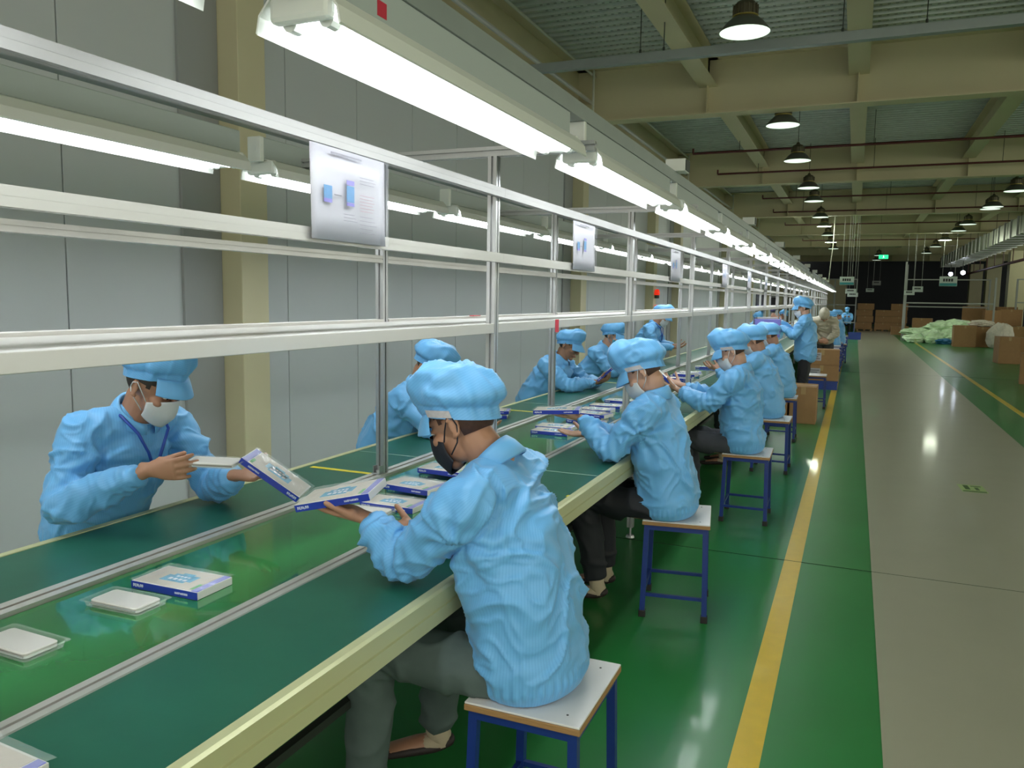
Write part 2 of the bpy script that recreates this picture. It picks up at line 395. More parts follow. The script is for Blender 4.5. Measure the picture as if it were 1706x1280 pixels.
for a, b_ in zip(PY[:-1], PY[1:]):
    # upper and middle front rails run past the posts, the back bar sits between the rear posts
    fp('upper_rail', prism(B(), tslot(0.030, 0.038, 0.0005, 0.0005, cx=XF + 0.036, cy=2.03), 'y', a, b_ - 0.001), M_rail)
    fp('middle_rail', prism(B(), tslot(0.030, 0.038, 0.0005, 0.0005, cx=XF + 0.036, cy=1.762), 'y', a, b_ - 0.001), mat('mid_rail', (0.52, 0.51, 0.49), 0.42, metal=0.3))
    fp('back_bar', prism(B(), tslot(0.04, 0.032, 0.003, 0.003, cx=XR, cy=1.758), 'y', a + 0.021, b_ - 0.021), M_alu_l)
    # shelf: white board with a front fascia
    bm = B(); box(bm, XF - 0.025, XF + 0.02, a + 0.022, b_ - 0.022, 1.446, 1.487, bev=0.002)
    sh = fp('shelf_fascia', bm, M_alu_l)
    fp('shelf_fascia', box(B(), XR - 0.02, XR + 0.025, a + 0.022, b_ - 0.022, 1.45, 1.492, bev=0.002), M_alu_l)
    fp('shelf_board', box(B(), XR + 0.026, XF - 0.026, a + 0.002, b_ - 0.002, 1.462, 1.480, bev=0.002), M_shelf)
# light rails: one above each row of tubes, carried by the cross beams
LXF, LXR = -1.07, -2.42
YG = 20.25
for i, (xx, a, b_) in enumerate(((LXF, -1.4, YG), (LXF, 21.8, 47), (LXR, -1.4, 47))):
    o = obj('light_rail', prism(B(), [(xx - 0.035, 2.305), (xx + 0.035, 2.305), (xx + 0.035, 2.365), (xx + 0.03, 2.365), (xx + 0.03, 2.31), (xx - 0.03, 2.31), (xx - 0.03, 2.365), (xx - 0.035, 2.365)], 'y', a, b_), M_galv)
    setp(o, ['grey channel rail carrying the near row of tube lamps', 'far stretch of grey channel rail beyond the gap in the near lamp row', 'grey channel rail carrying the lamp row beside the wall'][i], 'rail')

# ================================================================== TUBE LAMPS
def tube_lamp(x, y, z=2.14, L=1.62, first=None):
    """two-tube fitting seen from the side: spine box, curved reflector, sockets, two tubes; axis along y"""
    if first is not None:
        c = copy_tree(first); c.location = (x, y, z); return c
    t = empty('tube_lamp', (x, y, z))
    bm = B(); box(bm, -0.030, 0.030, 0.0, L, 0.075, 0.165, bev=0.004); obj('spine', bm, mat('spine_grey_white', (0.42, 0.47, 0.46), 0.4), t)
    # reflector: bent sheet with thickness
    prof = [(-0.105, -0.005), (-0.098, 0.030), (-0.070, 0.062), (-0.035, 0.074), (0.035, 0.074), (0.070, 0.062), (0.098, 0.030), (0.105, -0.005)]
    bm = B()
    inner = [(a * 0.965, b - 0.004) for a, b in prof][::-1]
    prism(bm, prof + inner, 'y', 0.02, L - 0.02); obj('reflector', bm, M_lampw, t)
    for s in (0, 1):
        bm = B(); y0 = 0.022 if s == 0 else L - 0.055
        box(bm, -0.075, 0.075, y0, y0 + 0.033, 0.010, 0.070, bev=0.012); obj('socket', bm, M_lampw, t)
    for sx in (-0.046, 0.046):
        tb_ = obj('tube', cyl(B(), (sx, 0.085, 0.018), (sx, L - 0.085, 0.018), 0.0165, None, 10), M_tube, t)
        for q in (0.055, L - 0.085):
            obj('cap', cyl(B(), (sx, q, 0.018), (sx, q + 0.03, 0.018), 0.0175, None, 10), M_lampw, tb_)
    bm = B(); box(bm, -0.034, 0.034, -0.015, 0.012, 0.06, 0.165, bev=0.003)
    cyl(bm, (0, -0.016, 0.115), (0, -0.010, 0.115), 0.012, None, 12); obj('end_bracket', bm, M_lampw, t)
    return t
lamp0 = tube_lamp(0, 0)
ORD = ['first', 'second', 'third', 'fourth', 'fifth', 'sixth', 'seventh', 'eighth', 'ninth', 'tenth', 'eleventh', 'twelfth', 'thirteenth', 'fourteenth', 'fifteenth', 'sixteenth', 'seventeenth', 'eighteenth', 'nineteenth', 'twentieth',
       'twenty-first', 'twenty-second', 'twenty-third', 'twenty-fourth', 'twenty-fifth', 'twenty-sixth', 'twenty-seventh', 'twenty-eighth']
def ordw(i): return ORD[i] if i < len(ORD) else 'remote'
n1 = 0; n2 = 0
ys = [1.36 + 1.80 * k for k in range(-1, 11)] + [21.85 + 1.80 * k for k in range(0, 14)]
for i, yy in enumerate(ys):
    l = lamp0 if i == 0 else tube_lamp(0, 0, first=lamp0)
    l.location = (LXF, yy + (0.07 if i == 0 else 0), 2.14)
    if i == 0: lb = 'white tube lamp cut off at the top left of the picture'
    elif i == 1: lb = 'large glowing twin tube lamp nearest the camera, red sticker on its side'
    elif i < 12: lb = '%s glowing tube lamp in the row over the stools, counted from the nearest' % ordw(i - 1)
    else: lb = '%s glowing tube lamp beyond the gap in the row over the stools' % ordw(i - 12)
    setp(l, lb, 'lamp', 'tube lamps over the front workers')
    if i == 1:
        obj('sticker', box(B(), 0.0302, 0.0308, 0.27, 0.31, 0.095, 0.130), M_red, l)
        obj('junction_box', box(B(), 0.031, 0.050, 0.02, 0.14, 0.10, 0.160, bev=0.003), M_galv, l)
lb_ = bpy.data.objects
for i in range(27):
    l = tube_lamp(0, 0, first=lamp0); l.location = (LXR, 1.08 - 1.75 + 1.75 * i, 2.105)
    setp(l, '%s tube lamp in the row beside the left wall, behind the frame' % ordw(i), 'lamp', 'tube lamps over the rear workers')
# small electrical boxes on the near light rail
for i in range(9):
    yy = 4.9 + 3.6 * i
    bm = box(B(), LXF - 0.03, LXF + 0.09, yy, yy + 0.13, 2.366, 2.44, bev=0.004)
    o = obj('junction_box', bm, M_lampw); setp(o, '%s small pale junction box on top of the near lamp rail' % ordw(i), 'junction box', 'junction boxes on the lamp rail')
    obj('lid', box(B(), LXF + 0.0905, LXF + 0.096, yy + 0.01, yy + 0.12, 2.372, 2.434), M_rod, o)

# ================================================================== HIGH BAY LAMPS
def high_bay(x, y, z, first=None, power=BAY_POWER):
    if first: t = copy_tree(first); t.location = (x, y, z)
    else:
        t = empty('high_bay_lamp', (x, y, z))
        prof_o = [(0.235, 0.0), (0.228, 0.02), (0.175, 0.085), (0.13, 0.125), (0.105, 0.14)]
        bm = B(); lathe(bm, prof_o, 28); obj('shade', bm, M_bayo, t, smooth=True)
        bm = B(); lathe(bm, [(0.0, 0.10), (0.09, 0.10), (0.125, 0.115), (0.172, 0.075), (0.225, 0.012), (0.235, 0.0)], 28); obj('reflector', bm, M_bayr, t, smooth=True)
        bm = B(); lathe(bm, [(0.108, 0.138), (0.112, 0.15), (0.108, 0.24), (0.085, 0.275), (0.04, 0.295), (0.02, 0.33), (0.0, 0.335)], 24)
        for q in range(16):
            a = q * PI / 8; Mx = Matrix.Rotation(a, 4, 'Z')
            box(bm, 0.104, 0.120, -0.004, 0.004, 0.155, 0.245, M=Mx)
        obj('housing', bm, M_bayb, t)
        bm = B(); lathe(bm, [(0.112, 0.136), (0.122, 0.140), (0.122, 0.149), (0.112, 0.153)], 24); obj('ring', bm, mat('brass_ring', (0.5, 0.42, 0.12), 0.3, metal=0.8), t)
        obj('suspension_rod', cyl(B(), (0, 0, 0.33), (0, 0, 1.04), 0.006, None, 6), M_rod, t)
    return t
hb0 = None; nb = 0
def bay_light(x, y, z):  # point light, used in a few high bays and for added fill
    ld = bpy.data.lights.new('bay_light', 'POINT'); ld.energy = BAY_POWER; ld.color = (0.93, 1.0, 0.80); ld.shadow_soft_size = 0.24
    lo = bpy.data.objects.new('bay_light', ld); COL.objects.link(lo); lo.location = (x, y, z - 0.02)
for row, (xx, yl) in enumerate(((-1.12, (8.2, 12.6, 15.8, 19.6, 22.2, 26.4, 29.6, 33.5, 37.5, 42)), (3.1, (16.0, 20.8, 24.5, 24.0, 29.0, 31.5, 36, 40, 45)), (1.0, (47, 52)))):
    for i, yy in enumerate(yl):
        zz = 4.15 if row == 0 else 4.08
        if hb0 is None: t = hb0 = high_bay(xx, yy, zz)
        else: t = high_bay(xx, yy, zz, hb0)
        lb = ['%s bell shaped high bay lamp above the near lamp row', '%s bell shaped high bay lamp on the right side of the hall', '%s small high bay lamp far down the middle of the hall'][row] % ordw(i)
        setp(t, lb, 'lamp', 'high bay lamps under the roof')
        if (yy in (29.6, 37.5, 36)): bay_light(xx, yy, zz)
for xx, yy in ((3.1, -2), (8, 0), (8, 8), (8, 14), (8, 20), (8, 30), (14, 0), (14, 8), (14, 14), (14, 20), (14, 30), (9, 45), (11, 36)):  # added fill lights out of view, without lamp bodies, to brighten hall and roof
    bay_light(xx, yy, 4.1)

# ================================================================== SERVICES UNDER THE ROOF
t = empty('cable_tray', (-2.0, 9.3, 4.28), label='long grey cable trunking hung across the hall near the camera', cat='cable tray')
obj('trunking', box(B(), -1.95, 16, -0.05, 0.05, 0, 0.10, bev=0.003), M_galv, t)
for xx in (-0.42, -0.15, 1.72, 2.5, 3.6):
    bm = cyl(B(), (xx, 0, 0.1), (xx, 0, 0.84), 0.006, None, 6); cyl(bm, (xx, 0, 0.09), (xx, 0, 0.15), 0.014, None, 6); obj('hanger_rod', bm, M_rod, t)
for i, (yy, xl, zz) in enumerate(((16.5, -3.15, 4.5), (19.3, -3.1, 4.5), (24.2, -2.6, 4.5), (27.5, -2.6, 4.45), (32.2, -2.6, 4.45), (35.5, -2.4, 4.45), (39.8, -2.4, 4.4), (43, -2.4, 4.4))):
    t = empty('sprinkler_pipe', (xl, yy, zz), label='%s dark red sprinkler pipe across the hall, counted from the camera' % ordw(i), cat='pipe', group='sprinkler pipes')
    bm = cyl(B(), (0, 0, 0), (22, 0, 0), 0.022, None, 8); cyl(bm, (0, 0, 0), (0, 0, 0.1), 0.02, None, 8); obj('pipe', bm, M_redpipe, t)
    for q in range(4): obj('hanger_rod', cyl(B(), (0.9 + 2.4 * q, 0, 0), (0.9 + 2.4 * q, 0, 5.12 - zz), 0.006, None, 6), M_rod, t)
bm = B(); tube_path(bm, [(-3.95, -2, 4.62), (-3.95, 60, 4.62)], 0.03, 8); o = obj('conduit', bm, M_alu_l); setp(o, 'pale conduit along the edge beam above the left wall', 'pipe')
bm = B(); tube_path(bm, [(-3.9, -2, 5.0), (-3.9, 60, 5.0)], 0.02, 8); o = obj('conduit', bm, M_cord); setp(o, 'thin white conduit just under the deck by the left wall', 'pipe')
# drooping cable on the wall top
pts = [(-4.10, 6.0 + q * 0.35, 4.30 - 0.12 * abs(math.sin(q * 0.55))) for q in range(16)] + [(-4.05, 11.9, 4.1), (-3.98, 12.0, 3.9)]
o = obj('wall_cable', tube_path(B(), pts, 0.008, 6), M_cord); setp(o, 'thin pale cable sagging along the top of the left wall', 'cable')
for i, yb in enumerate(YB[2:6]):
    o = obj('downpipe', tube_path(B(), [(-3.86, yb - 0.20, 5.05), (-3.86, yb - 0.20, 4.32)], 0.018, 8), M_cord); setp(o, 'short white pipe on the face of the %s cross beam' % ordw(i), 'pipe')
# air duct at the right
dt = empty('air_duct', (5.0, 26, 3.78), label='galvanised rectangular air duct high on the right side', cat='duct')
for q in range(24):
    obj('duct_section', box(B(), -0.45, 0.45, q * 1.2 + 0.01, q * 1.2 + 1.19, 0, 0.55, bev=0.006), M_duct, dt)
    obj('flange', box(B(), -0.49, 0.49, q * 1.2 - 0.018, q * 1.2 + 0.018, -0.04, 0.59), M_alu, dt)
    if q % 2 == 0:
        obj('hanger_rod', cyl(B(), (-0.47, q * 1.2 + 0.6, -0.03), (-0.47, q * 1.2 + 0.6, 1.3), 0.008, None, 6), M_rod, dt)
t = empty('sprinkler_pipe', (5.9, 26, 3.35), label='dark red main pipe below the air duct', cat='pipe')
obj('pipe', tube_path(B(), [(0, 0, 0), (0, 30, 0)], 0.06, 10), M_redpipe, t)
for q in range(12):
    obj('bracket', tube_path(B(), [(0, 1 + q * 2.4, 0.05), (0, 1 + q * 2.4, 1.7)], 0.018, 6), M_redpipe, t)
# far spot lamps
for i, (xx, yy, zz) in enumerate(((4.70, 50, 3.22), (4.86, 46, 3.16))):
    t = empty('spot_lamp', (xx, yy, zz), label=['left one of two bluish white spot lamps below the duct', 'right one of two bluish white spot lamps below the duct'][i], cat='lamp', group='bright spot lamps')
    obj('lens', cyl(B(), (0, -0.03, 0), (0, 0.02, 0), 0.10, 0.10, 16), M_spot, t)
    bm = cyl(B(), (0, 0.02, 0), (0, 0.18, 0.03), 0.11, 0.07, 16); cyl(bm, (0, 0.1, 0.1), (0, 0.1, 0.6), 0.015, None, 6); obj('housing', bm, M_rod, t)

# ---------- hanging signs
def hang_sign(x, y, z, wd, ht, top, label, teal=True, m=None):
    t = empty('hanging_sign', (x, y, z), label=label, cat='sign')
    obj('board', box(B(), -wd / 2, wd / 2, -0.012, 0.012, -ht / 2, ht / 2, bev=0.003), m or M_signw, t)
    if teal: obj('colour_band', box(B(), -wd / 2 + 0.01, wd / 2 - 0.01, -0.016, -0.0125, -ht / 2 + 0.01, -ht * 0.18), M_signt, t)
    n = 4
    for q in range(n):
        a = -wd * 0.30 + q * wd * 0.6 / n
        obj('character', box(B(), a, a + wd * 0.6 / n * 0.75, -0.016, -0.0125, -0.02 * ht, ht * 0.28), M_ink, t)
    for s in (-1, 1): obj('rod', cyl(B(), (s * wd * 0.35, 0, ht / 2), (s * wd * 0.35, 0, 5.16 - z), 0.006, None, 5), M_frame, t)
    return t
hang_sign(-0.31, 30, 2.33, 0.46, 0.28, 3.6, 'white hanging sign with a teal band, above the end of the lamp row')
hang_sign(-0.17, 30, 1.98, 0.34, 0.16, 2.19, 'small white sign hung just below the teal banded sign', False)
hang_sign(-0.10, 30.1, 1.86, 0.34, 0.14, 2.0, 'lowest pale sign by the far frame post', False)
hang_sign(3.32, 36, 2.48, 0.62, 0.38, 3.9, 'largest hanging sign, white with a teal band, right of the aisle')
hang_sign(2.26, 36, 2.16, 0.38, 0.22, 3.6, 'white sign hung slightly higher by the far grey post', False)
hang_sign(1.98, 36.2, 2.02, 0.38, 0.18, 3.6, 'blank white sign partly behind its neighbour by the far grey post', False)
hang_sign(0.72, 50, 2.30, 0.42, 0.20, 3.8, 'small dim sign far down the aisle, left one', False)
hang_sign(1.08, 52, 2.75, 0.46, 0.26, 3.8, 'small dim sign far down the aisle, upper one', False, M_frame)
t = empty('exit_sign', (1.18, 45, 3.91), label='green lit exit sign hanging over the middle of the hall', cat='sign')
obj('board', box(B(), -0.22, 0.22, -0.02, 0.02, -0.10, 0.10, bev=0.004), M_exit, t)
bm = cyl(B(), (0, -0.026, 0.05), (0, -0.0205, 0.05), 0.02, None, 10); box(bm, -0.015, 0.02, -0.025, -0.0205, -0.03, 0.03); box(bm, -0.04, -0.01, -0.025, -0.0205, -0.06, -0.045); box(bm, 0.01, 0.04, -0.025, -0.0205, -0.045, -0.03)
obj('running_figure', bm, M_exitw, t)
obj('rod', cyl(B(), (0, 0, 0.1), (0, 0, 1.25), 0.006, None, 5), M_frame, t)
o = obj('power_cord', tube_path(B(), [(-0.80, 30, 5.15), (-0.81, 30, 3.6), (-0.86, 30, 2.9), (-0.89, 30, 2.37)], 0.014, 6), M_cord); setp(o, 'white cord hanging straight down to the lamp row', 'cord')

# ---------- distant line frames (grey tube portals)
def portal(name, posts, rails, label):
    t = empty(name, (posts[0][0], posts[0][1], 0), label=label, cat='frame')
    ox, oy = posts[0][0], posts[0][1]
    for x, y, h in posts: obj('post', box(B(), x - ox - 0.035, x - ox + 0.035, y - oy - 0.035, y - oy + 0.035, 0, h), M_frame, t)
    for x0, x1, y, z in rails: obj('rail', box(B(), x0 - ox, x1 - ox, y - oy - 0.025, y - oy + 0.025, z - 0.025, z + 0.025), M_frame, t)
portal('line_frame', [(1.93, 38.5, 3.36), (2.12, 41.2, 3.36), (5.3, 38.5, 2.7), (5.45, 41.2, 2.7)],
       [(2.12, 5.45, 41.2, 2.68), (1.93, 5.3, 38.5, 1.62), (2.12, 5.45, 41.2, 1.45)], 'grey tube frame standing right of the aisle behind the plastic bags')
portal('line_frame', [(0.03, 48.9, 2.9), (-1.1, 48.9, 2.9)], [(-4.0, 0.03, 48.9, 2.88), (-2.0, 0.03, 48.9, 1.45)], 'grey tube frame at the far end of the lamp row')
portal('line_frame', [(6.3, 40, 2.7), (9.5, 40, 2.7)], [(6.3, 9.5, 40, 2.68), (6.3, 9.5, 40, 1.7), (6.3, 9.5, 40, 1.35)], 'grey tube frame behind the first wide column')

# ---------- beacon on the post
t = empty('warning_beacon', (-3.97, 17.34, 1.52), label='small red warning beacon on the slim cream post', cat='beacon')
bm = B(); lathe(bm, [(0.0, 0.30), (0.04, 0.29), (0.06, 0.24), (0.06, 0.17), (0.0, 0.17)], 14); obj('dome', bm, M_beacon, t, smooth=True)
obj('base', cyl(B(), (0, 0, 0.10), (0, 0, 0.17), 0.05, None, 12), M_rod, t)
obj('call_point', box(B(), -0.03, 0.03, -0.04, 0.04, -0.16, -0.04, bev=0.004), M_beacon, t)

# ---------- floor sticker
t = empty('floor_sticker', (1.03, 7.88, 0.0015), rz=0.05, label='small luminous green evacuation sticker on the grey walkway', cat='sticker')
obj('plate', box(B(), -0.10, 0.10, -0.15, 0.15, 0, 0.001), M_stick, t)
bm = box(B(), -0.09, 0.09, -0.14, -0.10, 0.001, 0.0016); box(bm, -0.06, -0.02, -0.05, 0.12, 0.001, 0.0016); box(bm, 0.02, 0.05, -0.06, 0.05, 0.001, 0.0016); box(bm, 0.0, 0.08, 0.08, 0.11, 0.001, 0.0016)
obj('arrow_mark', bm, M_stickd, t)

# ================================================================== STOOLS
def stool():
    t = empty('stool', (0, 0, 0))
    W2, D2, H = 0.165, 0.20, 0.50
    bm = box(B(), -W2, W2, -D2, D2, H - 0.006, H, bev=0.002); obj('seat', bm, M_white, t)
    obj('seat_edge', box(B(), -W2 - 0.001, W2 + 0.001, -D2 - 0.001, D2 + 0.001, H - 0.024, H - 0.0065, bev=0.002), M_ply, t)
    bm = B()
    for sx, sy in ((-.7, -.75), (.7, -.75), (-.7, .75), (.7, .75), (0.2, -0.1), (.5, .3)): cyl(bm, (sx * W2, sy * D2, H - 0.001), (sx * W2, sy * D2, H + 0.0008), 0.0035, None, 8)
    o = obj('screw_heads', bm, M_screw, t)
    a, b_ = W2 - 0.022, D2 - 0.022
    for sx in (-1, 1):
        for sy in (-1, 1):
            bm = B(); x1, y1 = sx * (a + 0.010), sy * (b_ + 0.012)
            # square tube leg, slightly splayed
            top = [(sx * a + i * 0.013, sy * b_ + j * 0.013, H - 0.025) for i, j in ((-1, -1), (1, -1), (1, 1), (-1, 1))]
            bot = [(x1 + i * 0.013, y1 + j * 0.013, 0.03) for i, j in ((-1, -1), (1, -1), (1, 1), (-1, 1))]
            vt = [bm.verts.new(p) for p in top]; vb = [bm.verts.new(p) for p in bot]
            for k in range(4): bm.faces.new((vb[k], vb[(k + 1) % 4], vt[(k + 1) % 4], vt[k]))
            bm.faces.new(vt); bm.faces.new(vb[::-1]); lg = obj('leg', bm, M_blue, t)
            obj('rubber_foot', box(B(), x1 - 0.017, x1 + 0.017, y1 - 0.017, y1 + 0.017, 0, 0.035, bev=0.003), M_rubber, lg)
    def bar(p0, p1, r=0.010):
        p0 = Vector(p0); p1 = Vector(p1); bm = B(); M_ = Matrix.Translation((p0 + p1) / 2) @ (p1 - p0).to_track_quat('Z', 'Y').to_matrix().to_4x4()
        L_ = (p1 - p0).length / 2; box(bm, -r, r, -r, r, -L_, L_, M=M_); return bm
    for s in (-1, 1):
        obj('apron', bar((-a, s * b_, H - 0.037), (a, s * b_, H - 0.037), 0.0125), M_blue, t)
        obj('apron', bar((s * a, -b_, H - 0.037), (s * a, b_, H - 0.037), 0.0125), M_blue, t)
        obj('stretcher', bar((-a, s * (b_ + .008), 0.115), (a, s * (b_ + .008), 0.115), 0.008), M_blue, t)
        obj('stretcher', bar((s * (a + .008), -b_, 0.115), (s * (a + .008), b_, 0.115), 0.008), M_blue, t)
    return t
st0 = stool(); stools = []
SL = ['white topped stool nearest the camera with blue metal legs', 'white topped blue legged stool under the worker in black trousers', 'third blue legged stool along the table, white top mostly free',
      'fourth blue legged stool, just before the tall carton', 'fifth blue legged stool, beside the tall carton', 'empty stool with a white top in front of the stacked cartons',
      'small distant stool under the far seated worker', 'second small distant stool under a far seated worker']
for i, (x, y, r) in enumerate(((-0.755, 2.07, 0.0), (-0.785, 4.085, 0.15), (-0.665, 6.05, 0.03), (-0.66, 7.92, 0.0), (-0.72, 9.78, 0.02), (-0.50, 12.98, 0), (-0.40, 21.1, 0), (-0.31, 23.0, 0))):
    t = st0 if i == 0 else copy_tree(st0)
    t.location = (x, y, 0); t.rotation_euler = (0, 0, r); setp(t, SL[i], 'stool', 'stools along the conveyor table')

# ================================================================== CARTONS, BINS, BAGS
def carton(x, y, z, wx, wy, h, label, rz=0, lab=False, group=None, flaps=False):
    t = empty('carton', (x, y, z), rz, label, 'box', group)
    a, b_ = wx / 2, wy / 2
    obj('body', box(B(), -a, a, -b_, b_, 0, h, bev=0.006), M_card, t)
    obj('tape', box(B(), -a - 0.001, a + 0.001, -0.03, 0.03, h - 0.001, h + 0.0015), M_cardtape, t)
    obj('tape', box(B(), -0.03, 0.03, -b_ - 0.0015, -b_ + 0.001, h - 0.10, h), M_cardtape, t)
    bm = B()
    box(bm, -a + 0.004, a - 0.004, -0.0015, 0.0015, h, h + 0.0008); obj('flap_seam', bm, M_rod, t)
    if lab:
        l = obj('paper_label', box(B(), -a + 0.08, -a + 0.27, -b_ - 0.003, -b_ - 0.0005, h * 0.28, h * 0.80), M_paper, t)
        bm = B()
        for q in range(3): box(bm, -a + 0.10, -a + 0.25 - 0.03 * (q % 2), -b_ - 0.0042, -b_ - 0.003, h * (0.38 + q * 0.13), h * (0.38 + q * 0.13) + 0.016)
        obj('printed_lines', bm, M_pgrey, l)
    return t
carton(-0.56, 11.35, 0, 0.33, 0.50, 0.49, 'tall plain carton on the floor behind the fifth stool')
carton(-0.90, 11.3, 0, 0.30, 0.50, 0.36, 'low carton with a white label between the table and the tall carton', lab=True)
carton(-0.50, 15.9, 0.16, 0.58, 0.42, 0.285, 'lower labelled carton of the stack beside the standing worker', lab=True)
carton(-0.50, 15.9, 0.447, 0.58, 0.42, 0.285, 'upper labelled carton of the stack beside the standing worker', lab=True, rz=0.02)
def bin_(x, y, z, label, sheets=True, wx=0.36, wy=0.55, h=0.16):
    t = empty('plastic_bin', (x, y, z), 0, label, 'bin', 'blue bins beside the yellow line')
    a, b_ = wx / 2, wy / 2; bm = B()
    box(bm, -a, a, -b_, b_, 0, 0.01); box(bm, -a, -a + 0.012, -b_, b_, 0.01, h); box(bm, a - 0.012, a, -b_, b_, 0.01, h); box(bm, -a + .012, a - .012, -b_, -b_ + 0.012, 0.01, h); box(bm, -a + .012, a - .012, b_ - 0.012, b_, 0.01, h)
    obj('tub', bm, M_bin, t); bm = B(); box(bm, -a - .012, a + .012, -b_ - .012, -b_, h - 0.02, h); box(bm, a, a + .012, -b_, b_, h - .02, h); obj('rim', bm, M_bin, t)
    if sheets:
        obj('paper_stack', box(B(), -a + 0.02, a - 0.02, -b_ + 0.02, b_ - 0.02, 0.01, h + 0.035, bev=0.004), M_paper, t)
    return t
bin_(-0.50, 15.9, 0.0, 'empty blue bin under the two labelled cartons', False, 0.56, 0.44, 0.16)
for i, yy in enumerate((17.6, 18.9, 20.2, 22.0, 24.0, 26.2, 28.8, 31.5)):
    for j in range(3 if i < 5 else 2):
        bin_(-0.44 + 0.012 * i, yy, j * 0.197, '%s stack of blue bins full of white sheets, %s bin of it' % (ordw(i), ['bottom', 'middle', 'top'][j] if i < 5 else ['bottom', 'top'][j]))
bin_(0.05, 38.0, 0, 'far blue bin standing alone past the yellow line', False, 0.5, 0.6, 0.30)
def lump(name, x, y, z, rx, ry, rz, m, label, cat, group=None, seed=0, sub=3, amp=0.22, fr=2.2):
    from mathutils import noise as mn
    bm = B(); bmesh.ops.create_icosphere(bm, subdivisions=sub, radius=1)
    for v in bm.verts:
        d = v.co.normalized(); n = mn.noise(d * fr + Vector((seed * 3.1, seed, 0))) + 0.5 * mn.noise(d * fr * 2.7 + Vector((0, seed * 2.3, 5))) + 0.25 * mn.noise(d * fr * 6 + Vector((seed, 0, 5)))
        r = 1 + amp * n * 1.6; c = Vector((d.x * rx * r, d.y * ry * r, d.z * rz * r))
        c.z = max(c.z, -rz * 0.8) + rz * 0.8
        v.co = c
    o = obj(name, bm, m, None, loc=(x, y, z)); return setp(o, label, cat, group)
gp = 'pale green plastic bags heaped behind the aisle'
BG = [(2.45, 37.1, 0, .55, .45, .20), (3.0, 37.0, 0, .55, .5, .30), (3.55, 37.2, 0, .5, .5, .34), (4.05, 37.3, 0, .5, .45, .36), (2.7, 37.5, 0.25, .5, .4, .2), (3.3, 37.4, 0.42, .6, .4, .26), (3.9, 37.5, .5, .55, .4, .26), (2.3, 37.9, .28, .5, .4, .16), (3.0, 36.5, 0, .35, .3, .16), (3.75, 36.6, 0, .4, .3, .2), (2.35, 36.6, 0, .35, .3, .15), (4.2, 36.7, 0.0, .3, .3, .3)]
WH = ['at the left end of the heap', 'low in the left half of the heap', 'low in the middle of the heap', 'low in the right half of the heap', 'upper left of the heap', 'on top of the middle of the heap', 'on top of the right half of the heap', 'at the back left of the heap', 'in front of the heap, beside the blue one', 'in front on the right of the heap', 'small, in front at the left corner of the heap', 'beside the first open carton']
for i, (x, y, z, a, b_, c) in enumerate(BG):
    lump('plastic_bag', x, y, z, a, b_, c, M_baggreen, 'pale green plastic bag ' + WH[i], 'bag', gp, seed=i + 1)
lump('plastic_bag', 3.35, 36.2, 0, .32, .25, .12, M_pblue, 'small blue plastic bag in front of the green heap', 'bag', seed=31)
lump('plastic_bag', 4.95, 34.0, 0, .45, .40, .52, M_bagwhite, 'large pinkish white bag of parts between the cartons', 'bag', seed=41, amp=0.12)
lump('plastic_bag', 4.42, 34.9, 0.757, .42, .36, .14, M_bagwhite, 'white bag lying on top of the open cartons', 'bag', seed=45)
carton(3.85, 34.6, 0, 0.75, 0.6, 0.80, 'brown carton standing right of the green bag heap')
carton(4.45, 34.9, 0, 0.68, 0.6, 0.76, 'brown carton between its neighbour and the pinkish white bag')
carton(3.90, 25.6, 0, 0.50, 0.60, 0.73, 'large brown carton before the first wide column', rz=0.08)
carton(4.46, 25.8, 0, 0.52, 0.60, 0.71, 'brown carton cut off by the right picture edge, behind the nearest one')
carton(3.45, 19.2, 0, 0.52, 0.60, 0.62, 'nearest brown carton, cut off at the right picture edge', rz=-0.15)
k = 0
for x, y, z, a, b_, h in ((5.4, 40.0, 0, .9, .7, .8), (6.3, 39.0, 0, .9, .8, .7), (5.5, 40.2, 0.8, .7, .6, .55), (6.2, 40.2, .7, .8, .7, .7), (7.0, 38.6, 0, .8, .7, 1.0), (4.6, 40.5, 0, .9, .7, .9), (5.0, 42.0, .0, .9, .7, 1.5), (3.9, 42, 0, .8, .7, .8), (3.0, 43, 0, .8, .7, .9), (6.2, 41.6, 0.0, .8, .7, 1.5)):
    carton(x, y, z, a, b_, h, 'brown carton in the dim pile right of the aisle, %s' % ['front left', 'front middle', 'upper left', 'upper middle', 'right front', 'left of the middle', 'tall at the back', 'low beside the post', 'behind the green heap', 'tall at the right'][k], rz=random.uniform(-.2, .2), group='cartons in the pile right of the aisle'); k += 1
k = 0
PN = ['left', 'middle', 'right']
for cx_, n in ((0.55, 4), (1.5, 3), (2.3, 4)):
    for q in range(n):
        carton(cx_ + random.uniform(-.04, .04), 50.5, 0.12 + q * 0.36, 0.86, 0.7, 0.35, '%s carton from the floor in the %s stack at the far end of the aisle' % (ORD[q], PN[k]), rz=random.uniform(-.06, .06), group='cartons at the far end of the aisle')
    t = empty('pallet', (cx_, 50.5, 0), label='dim pallet under the %s stack at the far end of the aisle' % PN[k], cat='pallet')
    for q in range(3): obj('board', box(B(), -0.45, 0.45, -0.38 + q * 0.3, -0.22 + q * 0.3, 0.08, 0.12), M_ply, t)
    for q in range(3): obj('block', box(B(), -0.42 + q * 0.37, -0.32 + q * 0.37, -0.36, 0.36, 0, 0.08), M_ply, t)
    k += 1
carton(2.15, 45.5, 0.0, 0.8, 0.8, 0.42, 'low dim carton on the floor right of the far aisle')
